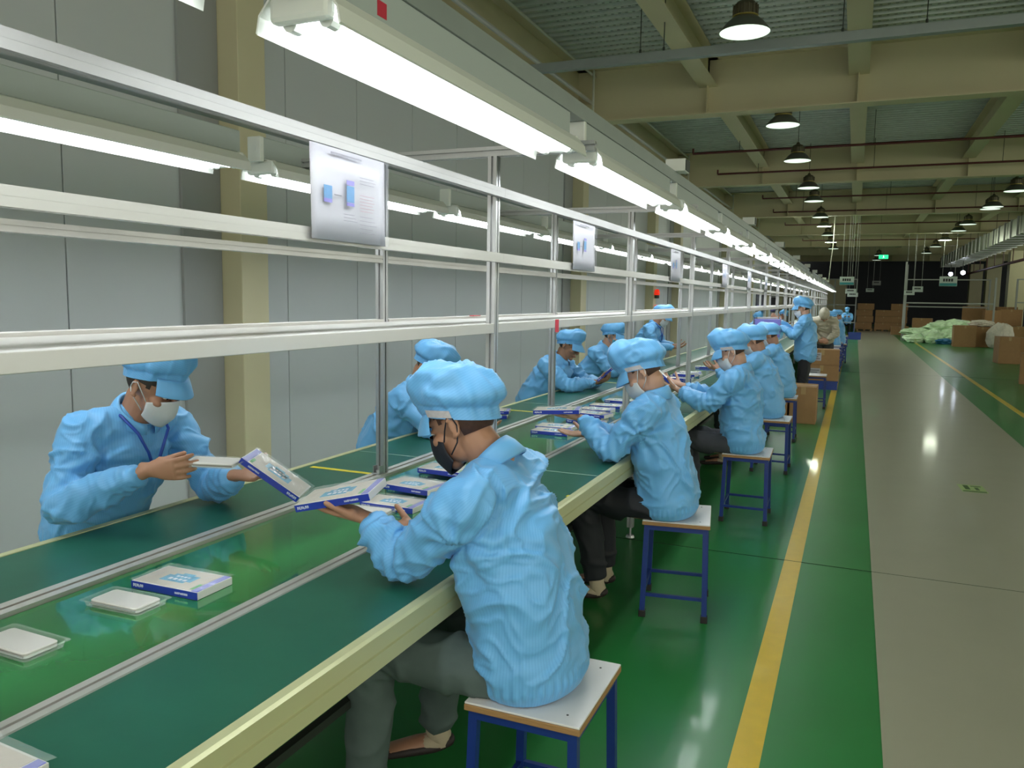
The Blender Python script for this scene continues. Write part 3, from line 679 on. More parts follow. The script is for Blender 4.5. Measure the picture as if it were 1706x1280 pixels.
# far small tables behind the lamp row end
t = empty('work_table', (-0.32, 39.3, 0), label='small dark bench in front of the farthest worker', cat='table')
obj('tabletop', box(B(), -0.35, 0.35, -0.25, 0.25, 0.68, 0.71, bev=0.003), M_frame, t)
for sx in (-.32, .32):
    for sy in (-.22, .22): obj('leg', box(B(), sx - .015, sx + .015, sy - .015, sy + .015, 0, 0.68), M_blue, t)

# ================================================================== PAPERS ON THE FRAME
def sheet(y0, wd, zt, ht, label, detail=True):
    t = empty('instruction_sheet', (XF + 0.060, y0, zt), label=label, cat='paper', group='instruction sheets on the frame')
    # local: x away from frame toward the aisle, y along, z down
    bm = B(); n = 12
    for a in range(n):
        for side in (0, 1): pass
    V = []; F = []
    for s in (0, 1):
        for i in range(n + 1):
            for j in (0, 1, 2, 3, 4):
                u = i / n; v = j / 4
                V.append((0.004 * math.sin(u * 5 + v * 2) * (0.3 + v) - s * 0.0015, u * wd, -v * ht))
    for s in (0, 1):
        for i in range(n):
            for j in range(4):
                a = s * (n + 1) * 5 + i * 5 + j; f = (a, a + 5, a + 6, a + 1); F.append(f if s else f[::-1])
    N = (n + 1) * 5
    rim = [(i * 5) for i in range(n + 1)] + [n * 5 + j for j in range(1, 5)] + [i * 5 + 4 for i in range(n - 1, -1, -1)] + [j for j in range(3, 0, -1)]
    for a, b_ in zip(rim, rim[1:] + rim[:1]): F.append((a, b_, b_ + N, a + N))
    me = bpy.data.meshes.new('paper'); me.from_pydata(V, [], F); link('paper', me, M_paper, t, smooth=True)
    X = 0.0105
    bm = box(B(), X + 0.001, X + 0.0016, -0.008, wd + 0.006, -ht, -0.002); obj('plastic_sleeve', bm, M_plast, t)
    def pr(nm, u0, u1, v0, v1, m): obj(nm, box(B(), X - 0.001, X, u0 * wd, u1 * wd, -v1 * ht, -v0 * ht), m, t)
    pr('phone_picture', 0.13, 0.23, 0.42, 0.56, M_pblue); pr('phone_picture', 0.42, 0.52, 0.38, 0.56, M_pblue)
    pr('picture_band', 0.13, 0.23, 0.56, 0.60, M_pviolet); pr('picture_band', 0.42, 0.52, 0.32, 0.37, M_pviolet); pr('picture_band', 0.42, 0.52, 0.565, 0.60, M_pviolet)
    pr('arrow', 0.26, 0.35, 0.50, 0.512, M_pgrey); pr('title_line', 0.22, 0.62, 0.055, 0.075, M_pgrey)
    if detail:
        bm = B()
        for q in range(3): box(bm, X - .001, X, 0.60 * wd, (0.80 + 0.02 * (q % 2)) * wd, -(0.26 + q * 0.035) * ht, -(0.255 + q * 0.035) * ht)
        for q in range(5): box(bm, X - .001, X, 0.60 * wd, (0.78 + 0.03 * (q % 3)) * wd, -(0.70 + q * 0.045) * ht, -(0.696 + q * 0.045) * ht)
        for q in range(3): box(bm, X - .001, X, 0.38 * wd, (0.52 + 0.02 * (q % 3)) * wd, -(0.70 + q * 0.035) * ht, -(0.696 + q * 0.035) * ht)
        obj('text_lines', bm, M_pgrey, t)
        bm = B()
        for q in range(6): box(bm, X - .001, X, 0.60 * wd, (0.80 - 0.02 * (q % 2)) * wd, -(0.46 + q * 0.035) * ht, -(0.456 + q * 0.035) * ht)
        obj('red_text_lines', bm, M_pred, t)
    return t
sheet(1.80, 0.37, 2.005, 0.255, 'large white instruction sheet with two blue phone pictures, nearest the camera')
sheet(3.98, 0.38, 1.998, 0.25, 'second white instruction sheet from the camera, hung on the upper rail', False)
sheet(6.38, 0.38, 1.998, 0.25, 'third white instruction sheet from the camera, hung on the upper rail', False)
sheet(9.05, 0.38, 1.998, 0.25, 'fourth white instruction sheet from the camera, hung on the upper rail', False)
sheet(11.3, 0.38, 1.998, 0.25, 'fifth white instruction sheet from the camera, hung on the upper rail', False)
sheet(13.6, 0.38, 1.998, 0.25, 'sixth and farthest white instruction sheet on the upper rail', False)
o = obj('red_tape', box(B(), XF + 0.0205, XF + 0.022, 3.85, 3.90, 1.425, 1.49), M_red); setp(o, 'short strip of red tape on the front edge of the shelf', 'tape')
o = obj('red_tape', box(B(), XR + 0.02, XR + 0.05, 3.98, 4.06, 1.492, 1.496), M_red); setp(o, 'tiny scrap of red tape on the back edge of the shelf', 'tape')

# ================================================================== PRODUCT PACKS
def glyphs(bm, x0, x1, z0, z1, yface, n, seed):
    """tiny raised white letter strokes on a spine facing -y (the print is too small in the photo to read)"""
    rnd = random.Random(seed); wd = (x1 - x0) / n
    for i in range(n):
        a = x0 + i * wd; b_ = a + wd * 0.72; t = wd * 0.22; zz = (z0 + z1) / 2
        box(bm, a, a + t, yface - 0.0006, yface, z0, z1)
        if rnd.random() < .7: box(bm, a + t, b_, yface - 0.0006, yface, z1 - t, z1)
        if rnd.random() < .6: box(bm, a + t, b_, yface - 0.0006, yface, zz - t / 2, zz + t / 2)
        if rnd.random() < .7: box(bm, a + t, b_, yface - 0.0006, yface, z0, z0 + t)
        if rnd.random() < .6: box(bm, b_ - t, b_, yface - 0.0006, yface, z0 + t, z1 - t)
def pack_proto():
    """phone case pack: card box with a blue spine along -y, picture on top, clear window"""
    t = empty('phone_case_pack', (0, 0, 0))
    L2, W2, H = 0.118, 0.068, 0.022
    obj('card_box', box(B(), -L2, L2, -W2 + 0.0012, W2, 0, H, bev=0.0012), M_packwhite, t)
    sp = obj('blue_spine', box(B(), -L2, L2, -W2 - 0.0004, -W2 + 0.001, 0.0006, H - 0.0008), M_spine, t)
    bm = B(); glyphs(bm, -L2 + 0.008, -L2 + 0.046, 0.007, 0.0155, -W2 - 0.0004, 6, 1); obj('lettering', bm, M_letter, sp); bm = B(); glyphs(bm, L2 - 0.078, L2 - 0.030, 0.008, 0.0135, -W2 - 0.0004, 10, 2); obj('lettering', bm, M_letter, sp)
    obj('window_card', box(B(), -L2 + 0.006, L2 - 0.028, -W2 + 0.006, W2 - 0.006, H, H + 0.0008), M_packcard, t)
    # picture: stepped blue artwork with pale letters on it
    bm = B(); 
    for a, b_, c, d in ((-0.055, 0.030, -0.030, 0.012), (-0.040, 0.045, -0.018, 0.024), (-0.020, 0.020, 0.012, 0.034)): box(bm, a, b_, c, d, H + 0.0008, H + 0.0014)
    pc = obj('blue_picture', bm, M_packblue, t)
    bm = B()
    for q in range(4): box(bm, -0.035 + q * 0.017, -0.024 + q * 0.017, -0.018, -0.006, H + 0.0014, H + 0.0018); box(bm, -0.025 + q * 0.013, -0.016 + q * 0.013, 0.004, 0.012, H + .0014, H + .0018)
    obj('white_lettering', bm, M_letter, pc)
    obj('violet_flap', box(B(), L2 - 0.024, L2 - 0.003, -W2 + 0.003, W2 - 0.003, H, H + 0.001), M_violetflap, t)
    obj('green_sticker', box(B(), L2 - 0.037, L2 - 0.027, -W2 + 0.012, -W2 + 0.05, H + 0.0008, H + 0.0015), M_greenst, t)
    # crumpled clear film over the top
    from mathutils import noise as mn
    V = []; F = []; nx, ny = 14, 8
    for i in range(nx + 1):
        for j in range(ny + 1):
            x = -L2 - 0.008 + i * (2 * L2 + 0.010) / nx; y = -W2 + j * (2 * W2 + 0.014) / ny
            edge = min(i, nx - i, j, ny - j)
            z = H + 0.003 + 0.005 * abs(mn.noise(Vector((x * 40, y * 40, 1.3)))) + (0.003 if edge > 0 else -0.001)
            V.append((x, y, z))
    for i in range(nx):
        for j in range(ny):
            a = i * (ny + 1) + j; F.append((a, a + ny + 1, a + ny + 2, a + 1))
    me = bpy.data.meshes.new('clear_film'); me.from_pydata(V, [], F); link('clear_film', me, M_clear, t)
    return t
pk0 = pack_proto(); pk_used = False
def pack(x, y, z, rz=0, label='', group='phone case packs on the conveyor', rx=0, ry=0, rot=None):
    global pk_used
    t = copy_tree(pk0) if pk_used else pk0; pk_used = True
    t.location = (x, y, z)
    if rot is not None:
        t.rotation_mode = 'QUATERNION'; t.rotation_quaternion = rot
    else: t.rotation_euler = (rx, ry, rz)
    return setp(t, label, 'package', group)
def rotm(ax, ay):
    """rotation whose local x points along ax and whose local y is closest to ay"""
    x = Vector(ax).normalized(); y = Vector(ay); y = (y - x * y.dot(x)).normalized(); z = x.cross(y)
    return Matrix((x, y, z)).transposed().to_quaternion()
ZB = TZ - 0.008 + 0.0005
def tray_proto():
    t = empty('blister_tray', (0, 0, 0))
    # open clear tray: flange, sunken walls
    bm = B()
    def ring(a, b_, r, z, n=5):
        out = []
        for cx, cy, st in ((a - r, b_ - r, 0), (-a + r, b_ - r, 1), (-a + r, -b_ + r, 2), (a - r, -b_ + r, 3)):
            for q in range(n):
                an = st * PI / 2 + q * PI / 2 / (n - 1); out.append(bm.verts.new((cx + r * math.cos(an), cy + r * math.sin(an), z)))
        return out
    rs = [ring(0.105, 0.060, 0.010, 0.016), ring(0.096, 0.052, 0.010, 0.016), ring(0.094, 0.050, 0.012, 0.001), ring(0.09, 0.046, 0.012, 0.0)]
    for a, b_ in zip(rs[:-1], rs[1:]):
        n = len(a)
        for q in range(n): bm.faces.new((a[q], a[(q + 1) % n], b_[(q + 1) % n], b_[q]))
    bm.faces.new(rs[-1]); obj('clear_tray', bm, M_clear, t)
    bm = B(); rs = [ring(0.082, 0.042, 0.012, 0.003), ring(0.083, 0.043, 0.012, 0.014), ring(0.080, 0.040, 0.011, 0.0165)]
    for a, b_ in zip(rs[:-1], rs[1:]):
        n = len(a)
        for q in range(n): bm.faces.new((a[q], a[(q + 1) % n], b_[(q + 1) % n], b_[q]))
    bm.faces.new(rs[-1]); bm.faces.new(rs[0][::-1]); ins = obj('white_insert', bm, M_insert, t)
    bm = box(B(), -0.080, 0.080, -0.0445, -0.0432, 0.006, 0.011, bev=0.0005); obj('case_edge', bm, mat('case_edge_brown', (0.16, 0.12, 0.10), 0.3), ins)
    return t
tr0 = tray_proto()
tr0.location = (-1.735, 1.49, ZB); tr0.rotation_euler = (0, 0, 0.02); setp(tr0, 'clear tray with a white insert just before the blue edged pack', 'tray', 'clear trays on the belt')
t = copy_tree(tr0); t.location = (-1.745, 1.20, ZB); t.rotation_euler = (0, 0, -0.03); setp(t, 'clear tray with a white insert at the left edge of the picture', 'tray', 'clear trays on the belt')
t = copy_tree(tr0); t.location = (-1.66, 2.53, ZB); t.rotation_euler = (0, 0, 0.05); setp(t, 'clear tray with a white insert under the hand of the nearest seated worker', 'tray', 'clear trays on the belt')
pack(-1.705, 1.655, ZB, 0.02, 'phone case pack with a blue spine lying alone on the near belt')
pack(-1.335, 0.815, TZ + .001, -0.06, 'pale phone case pack cut off at the bottom left corner')
Lb = 'phone case pack with blue edge '
for x, y, z, r, lb in ((-1.62, 2.66, 0, 0.0, 'lowest of the heap by the near post'), (-1.70, 2.98, 0, -0.10, 'middle of the heap beyond the near post'), (-1.64, 2.84, 0.030, -0.12, 'on top of the heap by the near worker'),
                       (-1.72, 3.30, 0, 0.05, 'behind the black masked worker'), (-1.66, 3.18, 0.030, -0.03, 'stacked under the black mask'),
                       (-1.66, 4.56, 0, 0.0, 'nearest of the group by the second seated worker'), (-1.70, 4.74, 0.0, 0.03, 'behind the nearest of the second group'),
                       (-1.60, 5.05, 0, -0.30, 'lying askew below the raised hand'), (-1.66, 5.30, 0, -0.1, 'in the middle of the second heap'), (-1.60, 5.20, 0.030, -0.20, 'on top of the second heap'),
                       (-1.70, 5.62, 0, 0.0, 'beyond the second heap'), (-1.70, 5.86, 0, 0.05, 'farther beyond the second heap'), (-1.68, 6.2, 0, 0, 'alone beside the white mask'),
                       (-1.62, 8.30, 0, 0.0, 'nearest of the third group'), (-1.66, 8.55, 0, 0.05, 'second of the third group'), (-1.62, 8.82, 0, -0.1, 'third of the third group'), (-1.66, 9.05, 0.0, 0.1, 'fourth of the third group'), (-1.60, 8.45, 0.030, -.15, 'on top of the third group'), (-1.64, 9.9, 0, 0.2, 'small and far on the belt'), (-1.66, 11.4, 0, 0.1, 'smallest and farthest on the belt')):
    pack(x, y, ZB + z, r, Lb + lb)
pack(-2.25, 4.93, TZ + .001, 0.35, Lb + 'lying on the rear mat behind the large blue cap', 'packs on the rear mat')
pack(-2.24, 4.95, TZ + .0315, 0.30, 'upper phone case pack of the two on the rear mat', 'packs on the rear mat')
# shallow stand of cards near the third group

# ================================================================== PEOPLE
def vnoise(P, seed=0.0):
    P = P + seed; i = np.floor(P); f = P - i; f = f * f * (3 - 2 * f)
    def h(ix, iy, iz):
        n = np.sin(ix * 127.1 + iy * 311.7 + iz * 74.7) * 43758.5453
        return n - np.floor(n)
    x, y, z = i[:, 0], i[:, 1], i[:, 2]; fx, fy, fz = f[:, 0], f[:, 1], f[:, 2]
    def lx(yy, zz): return h(x, yy, zz) * (1 - fx) + h(x + 1, yy, zz) * fx
    a = lx(y, z) * (1 - fy) + lx(y + 1, z) * fy; b = lx(y, z + 1) * (1 - fy) + lx(y + 1, z + 1) * fy
    return (a * (1 - fz) + b * fz) * 2 - 1
def cr(keys, n):
    """Catmull-Rom through rows of numbers"""
    K = np.array(keys, float); m = len(K)
    if m == 2: return np.array([K[0] + (K[1] - K[0]) * t for t in np.linspace(0, 1, n + 1)])
    out = []
    for i in range(m - 1):
        p0 = K[max(i - 1, 0)]; p1 = K[i]; p2 = K[i + 1]; p3 = K[min(i + 2, m - 1)]
        for q in range(n):
            t = q / n
            out.append(0.5 * ((2 * p1) + (-p0 + p2) * t + (2 * p0 - 5 * p1 + 4 * p2 - p3) * t * t + (-p0 + 3 * p1 - 3 * p2 + p3) * t ** 3))
    out.append(K[-1]); return np.array(out)
class Mesh:
    def __init__(s): s.V = []; s.F = []
    def add(s, V, F):
        n = len(s.V); s.V += [tuple(v) for v in V]; s.F += [tuple(i + n for i in f) for f in F]
def loft(ms, keys, side=(0, 1, 0), seg=16, n=4, ends=(1, 1), smooth=True):
    """keys rows: x y z ra rb ; ra along 'side', rb across; rounded ends"""
    K = cr(keys, n) if smooth else np.array(keys, float)
    P = K[:, :3]; side = np.array(side, float); rings = []
    T = np.gradient(P, axis=0); T /= np.linalg.norm(T, axis=1)[:, None] + 1e-9
    rows = []
    def add_ring(c, s_, u_, ra, rb):
        rows.append([c + s_ * ra * math.cos(2 * PI * k / seg) + u_ * rb * math.sin(2 * PI * k / seg) for k in range(seg)])
    fr = []
    for i in range(len(P)):
        t = T[i]; s_ = side - t * np.dot(side, t)
        if np.linalg.norm(s_) < 0.15:
            alt = np.array([1.0, 0, 0]) if abs(t[0]) < 0.8 else np.array([0, 0, 1.0]); s_ = alt - t * np.dot(alt, t)
        s_ /= np.linalg.norm(s_); fr.append((s_, np.cross(t, s_)))
    def endcap(i, sgn, rnd):
        s_, u_ = fr[i]; ra, rb = K[i, 3], K[i, 4]; r = min(ra, rb)
        return [(P[i] + sgn * T[i] * r * rnd * math.sin(a), s_, u_, ra * math.cos(a), rb * math.cos(a)) for a in (0.5, 1.0, 1.35)]
    if ends[0]:
        for e in endcap(0, -1, ends[0])[::-1]: add_ring(*e)
    for i in range(len(P)): add_ring(P[i], fr[i][0], fr[i][1], K[i, 3], K[i, 4])
    if ends[1]:
        for e in endcap(len(P) - 1, 1, ends[1]): add_ring(*e)
    V = [v for r in rows for v in r]; F = []
    for a in range(len(rows) - 1):
        for k in range(seg):
            F.append((a * seg + k, a * seg + (k + 1) % seg, (a + 1) * seg + (k + 1) % seg, (a + 1) * seg + k))
    F.append(tuple(range(seg))[::-1]); F.append(tuple((len(rows) - 1) * seg + k for k in range(seg)))
    ms.add(V, F)
def ell(ms, c, r, R=None, seg=18, rings=10):
    V = []; F = []; c = np.array(c, float)
    for i in range(rings + 1):
        th = PI * i / rings
        for k in range(seg):
            ph = 2 * PI * k / seg; v = np.array([r[0] * math.sin(th) * math.cos(ph), r[1] * math.sin(th) * math.sin(ph), r[2] * math.cos(th)])
            if R is not None: v = R @ v
            V.append(c + v)
    for i in range(rings):
        for k in range(seg): F.append((i * seg + k, (i + 1) * seg + k, (i + 1) * seg + (k + 1) % seg, i * seg + (k + 1) % seg))
    ms.add(V, F)
def xform(ms, R, t):
    """place a Mesh built in local head/hand space"""
    A = np.array(ms.V) @ np.array(R).T + np.array(t); ms.V = [tuple(v) for v in A]; return ms
def remesh(ms, vox, it=6, fac=0.5):
    me = bpy.data.meshes.new('tmp'); me.from_pydata(ms.V, [], ms.F); o = bpy.data.objects.new('tmp', me); COL.objects.link(o)
    bm = bmesh.new(); bm.from_mesh(me); bmesh.ops.remove_doubles(bm, verts=bm.verts, dist=1e-5); bmesh.ops.recalc_face_normals(bm, faces=bm.faces); bm.to_mesh(me); bm.free()
    r = o.modifiers.new('r', 'REMESH'); r.mode = 'VOXEL'; r.voxel_size = vox; r.adaptivity = 0
    if it: s = o.modifiers.new('s', 'SMOOTH'); s.factor = fac; s.iterations = it
    dg = bpy.context.evaluated_depsgraph_get(); ev = o.evaluated_get(dg); out = bpy.data.meshes.new_from_object(ev)
    bpy.data.objects.remove(o); bpy.data.meshes.remove(me)
    out.materials.clear(); return out
def coords(me):
    n = len(me.vertices); a = np.empty(n * 3, np.float32); me.vertices.foreach_get('co', a); return a.reshape(-1, 3).astype(float)
def normals(me):
    n = len(me.vertices); a = np.empty(n * 3, np.float32); me.vertex_normals.foreach_get('vector', a); return a.reshape(-1, 3).astype(float)
def setco(me, P): me.vertices.foreach_set('co', P.astype(np.float32).ravel()); me.update()
def U(v): v = np.array(v, float); return v / (np.linalg.norm(v) + 1e-9)
def segd(P, a, b):
    a = np.array(a, float); b = np.array(b, float); d = b - a; t = np.clip(((P - a) @ d) / (d @ d + 1e-9), 0, 1)
    return np.linalg.norm(P - (a + t[:, None] * d), axis=1), t

def head_mesh(ms, hv):
    """head in head space: x forward, y left, z up, origin at the centre between the ears"""
    ell(ms, (-0.008, 0, 0.032), (0.097, 0.076, 0.092)); ell(ms, (0.030, 0, -0.035), (0.056, 0.056, 0.070))
    ell(ms, (0.020, 0, -0.070), (0.050, 0.048, 0.036)); ell(ms, (0.066, 0, -0.098), (0.020, 0.025, 0.018))
    ell(ms, (0.074, 0, 0.034), (0.018, 0.052, 0.013))
    for s in (-1, 1):
        ell(ms, (0.060, s * 0.044, -0.022), (0.028, 0.020, 0.020))
        # ear: rim, plate and lobe
        R = Matrix.Rotation(s * 0.35, 3, 'Z') @ Matrix.Rotation(0.15, 3, 'Y'); R = np.array(R)
        ell(ms, (-0.012, s * 0.079, -0.002), (0.016, 0.005, 0.028), R, 12, 8)
        rim = []
        for q in range(9):
            a = -0.9 + q * 0.48; rim.append(np.array((-0.010, s * 0.083, 0.0)) + R @ np.array((-0.017 * math.sin(a + 0.5), 0.003 * s, 0.028 * math.cos(a + 0.2))))
        loft(ms, [(*p, 0.0042, 0.0042) for p in rim], seg=8, n=2)
        ell(ms, (-0.004, s * 0.079, -0.028), (0.008, 0.005, 0.009), None, 10, 6)
        ell(ms, (0.077, s * 0.031, 0.010), (0.012, 0.017, 0.0095), None, 12, 8)      # eyelid volume
        ell(ms, (0.098, s * 0.0125, -0.034), (0.009, 0.008, 0.007), None, 10, 6)
    loft(ms, [(0.084, 0, 0.026, 0.009, 0.010), (0.098, 0, -0.004, 0.009, 0.010), (0.110, 0, -0.026, 0.011, 0.010), (0.104, 0, -0.037, 0.012, 0.008)], seg=10, n=3)
    ell(ms, (0.087, 0, -0.061), (0.012, 0.024, 0.0065), None, 12, 8); ell(ms, (0.085, 0, -0.072), (0.011, 0.021, 0.0065), None, 12, 8)

def hand_mesh(ms, wrist, f, nrm, left, curl=(0.5, 0.5, 0.5, 0.5), thumb=(0.6, 0.5), sc_=1.0, spread=0.08):
    """palm with four unequal fingers and a thumb leaving its side; curls towards the palm normal"""
    f = U(f); nrm = np.array(nrm, float); nrm = U(nrm - f * np.dot(nrm, f)); s = np.cross(nrm, f) if left else np.cross(f, nrm)
    W = np.array(wrist, float); k = sc_
    loft(ms, [(*(W - f * 0.03 * k), 0.027 * k, 0.020 * k), (*(W + f * 0.01 * k), 0.027 * k, 0.019 * k), (*(W + f * 0.045 * k + nrm * 0.002), 0.038 * k, 0.017 * k), (*(W + f * 0.085 * k), 0.040 * k, 0.0125 * k)], side=s, seg=16, n=3, ends=(0.5, 0.5))
    ell(ms, W + f * 0.035 * k + s * 0.024 * k + nrm * 0.010 * k, (0.018 * k,) * 3, None, 12, 8)
    lens = (0.072, 0.080, 0.074, 0.058); rad = (0.0093, 0.0095, 0.009, 0.008)
    for i in range(4):
        off = (0.029 - 0.0195 * i) * k; a0 = (1.5 - i) * spread
        d0 = U(f * math.cos(a0) + s * math.sin(a0)); p = W + f * (0.083 - 0.006 * abs(i - 1)) * k + s * off
        c = curl[i]; L_ = lens[i] * k; r = rad[i] * k; ang = 0; pts = [(*(p - d0 * 0.02 * k), r * 1.05, r * 1.05), (*p, r * 1.08, r * 1.08)]
        for j, (fr_, ca) in enumerate(((0.44, 0.75), (0.32, 1.0), (0.24, 0.7))):
            ang += c * ca; d = d0 * math.cos(ang) + nrm * math.sin(ang); p = p + d * L_ * fr_
            rr = r * (1.02, 0.94, 0.80)[j]; pts.append((*p, rr, rr))
        loft(ms, pts, side=s, seg=10, n=3, ends=(0.6, 1))
    p = W + f * 0.022 * k + s * 0.022 * k + nrm * 0.006 * k; a = thumb[0]
    d = U(s * math.sin(a) * 1.0 + f * math.cos(a) + nrm * 0.35); pts = [(*(p - d * 0.01), 0.013 * k, 0.013 * k)]
    p = p + d * 0.040 * k; pts.append((*p, 0.0115 * k, 0.0115 * k)); b_ = thumb[1]
    d = U(d * math.cos(b_ * .5) + nrm * math.sin(b_) * 0.7 + f * 0.3 * b_); p = p + d * 0.030 * k; pts.append((*p, 0.0105 * k, 0.0105 * k))
    d = U(d + f * 0.25 * b_); p = p + d * 0.022 * k; pts.append((*p, 0.009 * k, 0.009 * k))
    loft(ms, pts, side=nrm, seg=10, n=3)

DEF = dict(pelvis=(0.06, 0, 0.58), waist=(0.085, 0, 0.76), chest=(0.14, 0, 0.94), neck=(0.205, 0, 1.10), head=(0.285, 0, 1.235), hf=(0.88, 0, -0.47), hl=(0, 1, 0),
           sh=((0.19, 0.185, 1.03), (0.19, -0.185, 1.03)), el=((0.40, 0.20, 0.845), (0.40, -0.20, 0.845)), wr=((0.53, 0.10, 0.94), (0.53, -0.08, 0.94)),
           hd=((1, -0.2, 0.15), (1, 0.2, 0.15)), hn=((0, -0.3, 1), (0, 0.3, 1)), curl=((0.35,) * 4, (0.35,) * 4), thumb=((0.9, 0.3), (0.9, 0.3)),
           kn=((0.46, 0.12, 0.555), (0.46, -0.12, 0.555)), an=((0.44, 0.12, 0.10), (0.44, -0.14, 0.10)), hip=None, toe=((1, 0, -0.1), (1, 0, -0.1)),
           skin=None, jacket=None, trousers=None, mask=None, hair=None, cap=True, capfwd=0.0, vox=0.005, jvox=0.009, bulk=1.0, lanyard=False, visor=1.0, hood=False, legs=True, seed=1, folds=1.0, eyes=True, capscale=1.0, capz=0.0)

def person(label, x, y, rz, z=0.0, group='workers along the conveyor', **kw):
    S = dict(DEF); S.update(kw)
    root = empty('person', (x, y, z), rz, label, 'person', group)
    A = lambda k: np.array(S[k], float)
    pel, wai, che, nek, hed = A('pelvis'), A('waist'), A('chest'), A('neck'), A('head')
    hf = U(S['hf']); hl = np.array(S['hl'], float); hl = U(hl - hf * np.dot(hl, hf)); hu = np.cross(hf, hl)
    HR = np.stack([hf, hl, hu], axis=1)
    lat = np.array((0, 1.0, 0)); bk = S['bulk']; far = S['vox'] > 0.0075
    sh, el, wr = [np.array(S[k], float) for k in ('sh', 'el', 'wr')]
    hips = [pel + np.array((0.0, s * 0.085, -0.03)) for s in (1, -1)] if S['hip'] is None else [np.array(h) for h in S['hip']]
    kn, an = np.array(S['kn'], float), np.array(S['an'], float)
    # ---- body: one continuous surface
    ms = Mesh(); h = Mesh(); head_mesh(h, far); xform(h, HR, hed); ms.V += h.V; ms.F += h.F
    nb_ = hed + HR @ np.array((-0.022, 0, -0.055))
    loft(ms, [(*nb_, 0.055, 0.058), (*(nb_ * 0.45 + nek * 0.55), 0.056, 0.060), (*nek, 0.062, 0.062), (*(nek * 0.7 + che * 0.3), 0.080, 0.065)], side=lat, n=3)
    loft(ms, [(*pel, 0.145, 0.10), (*wai, 0.125, 0.09), (*che, 0.145, 0.10), (*(che * 0.45 + nek * 0.55), 0.13, 0.075)], side=lat, n=3)
    for s in (0, 1):
        loft(ms, [(*(che * 0.45 + nek * 0.55), 0.050, 0.042), (*sh[s], 0.048, 0.046), (*(sh[s] * .5 + el[s] * .5), 0.044, 0.044), (*el[s], 0.038, 0.038), (*(el[s] * .5 + wr[s] * .5), 0.036, 0.034), (*wr[s], 0.026, 0.021)], side=lat, n=3, ends=(1, .4))
        hand_mesh(ms, wr[s], S['hd'][s], S['hn'][s], s == 0, S['curl'][s], S['thumb'][s])
        if S['legs']:
            loft(ms, [(*hips[s], 0.078, 0.075), (*(hips[s] * .5 + kn[s] * .5), 0.068, 0.065), (*kn[s], 0.052, 0.052), (*(kn[s] * .55 + an[s] * .45), 0.050, 0.05), (*an[s], 0.036, 0.036)], side=lat, n=3)
            t = U(S['toe'][s]); heel = an[s] + np.array((0, 0, -0.045)) - t * 0.03
            loft(ms, [(*an[s], 0.034, 0.034), (*(heel + t * .02), 0.033, 0.036), (*(heel + t * 0.10), 0.038, 0.027), (*(heel + t * 0.19 + np.array((0, 0, -0.008))), 0.040, 0.016)], side=np.cross(t, (0, 0, 1)), n=2)
    me = remesh(ms, S['vox'], 3 if not far else 2, 0.45)
    body = link('body', me, S['skin'] or M_skin, root, smooth=True)
    # ---- head extras in head space
    def hpt(p): return tuple(HR @ np.array(p, float) + hed)
    def hobj(name, m2, mt, par=root, smooth=True):
        xform(m2, HR, hed); me = bpy.data.meshes.new(name); me.from_pydata(m2.V, [], m2.F); return link(name, me, mt, par, smooth=smooth)
    if S['eyes'] and not far:
        for s in (-1, 1):
            m2 = Mesh(); ell(m2, (0.0805, s * 0.031, 0.006), (0.0105, 0.0125, 0.006), None, 12, 8); e = hobj('eye', m2, M_eyew, body)
            m2 = Mesh(); ell(m2, (0.0880, s * 0.031, 0.0045), (0.0038, 0.0048, 0.0045), None, 10, 6); hobj('iris', m2, M_eyed, body)
            m2 = Mesh(); loft(m2, [(0.0905, s * 0.014, 0.0265, 0.003, 0.0035), (0.0925, s * 0.030, 0.031, 0.003, 0.004), (0.078, s * 0.052, 0.028, 0.002, 0.003)], side=(1, 0, 0), seg=8, n=3); hobj('eyebrow', m2, S['hair'] or M_hair, body)
        if S['mask'] is None:
            m2 = Mesh(); loft(m2, [(0.094, -0.02, -0.067, 0.002, 0.0035), (0.0995, 0, -0.066, 0.003, 0.006), (0.094, 0.02, -0.067, 0.002, 0.0035)], side=(1, 0, 0), seg=8, n=4); hobj('lips', m2, M_lip, body)
    # hair: shell over the skull, cut at the hairline
    nu, nv = 40, 22; V = []; F = []; keep = set()
    for i in range(nv + 1):
        th = PI * (0.02 + 0.72 * i / nv)
        for k in range(nu):
            ph = 2 * PI * k / nu; d = np.array((math.sin(th) * math.cos(ph), math.sin(th) * math.sin(ph), math.cos(th)))
            r = np.array((0.101, 0.0795, 0.097)); p = d * r + np.array((-0.009, 0, 0.032))
            front = math.cos(ph)  # 1 forward
            zmin = 0.062 if front > 0.75 else (0.062 + (0.75 - front) / 0.55 * (-0.035 - 0.062) if front > 0.2 else (0.022 if front > -0.12 else -0.052))
            if 0.2 < front < 0.36: zmin = -0.005
            V.append(p * (1 + 0.004 * math.sin(k * 5.1 + i * 1.7)));
            if p[2] > zmin: keep.add(i * nu + k)
    for i in range(nv):
        for k in range(nu):
            f = (i * nu + k, (i + 1) * nu + k, (i + 1) * nu + (k + 1) % nu, i * nu + (k + 1) % nu)
            if all(q in keep for q in f): F.append(f)
    F.append(tuple(range(nu)))
    used = sorted({q for f in F for q in f}); mp = {q: n for n, q in enumerate(used)}
    m2 = Mesh(); m2.add([V[q] for q in used], [tuple(mp[q] for q in f) for f in F]); hobj('hair', m2, S['hair'] or M_hair, root)
    # ---- cap
    capm = S['jacket'] or M_cloth
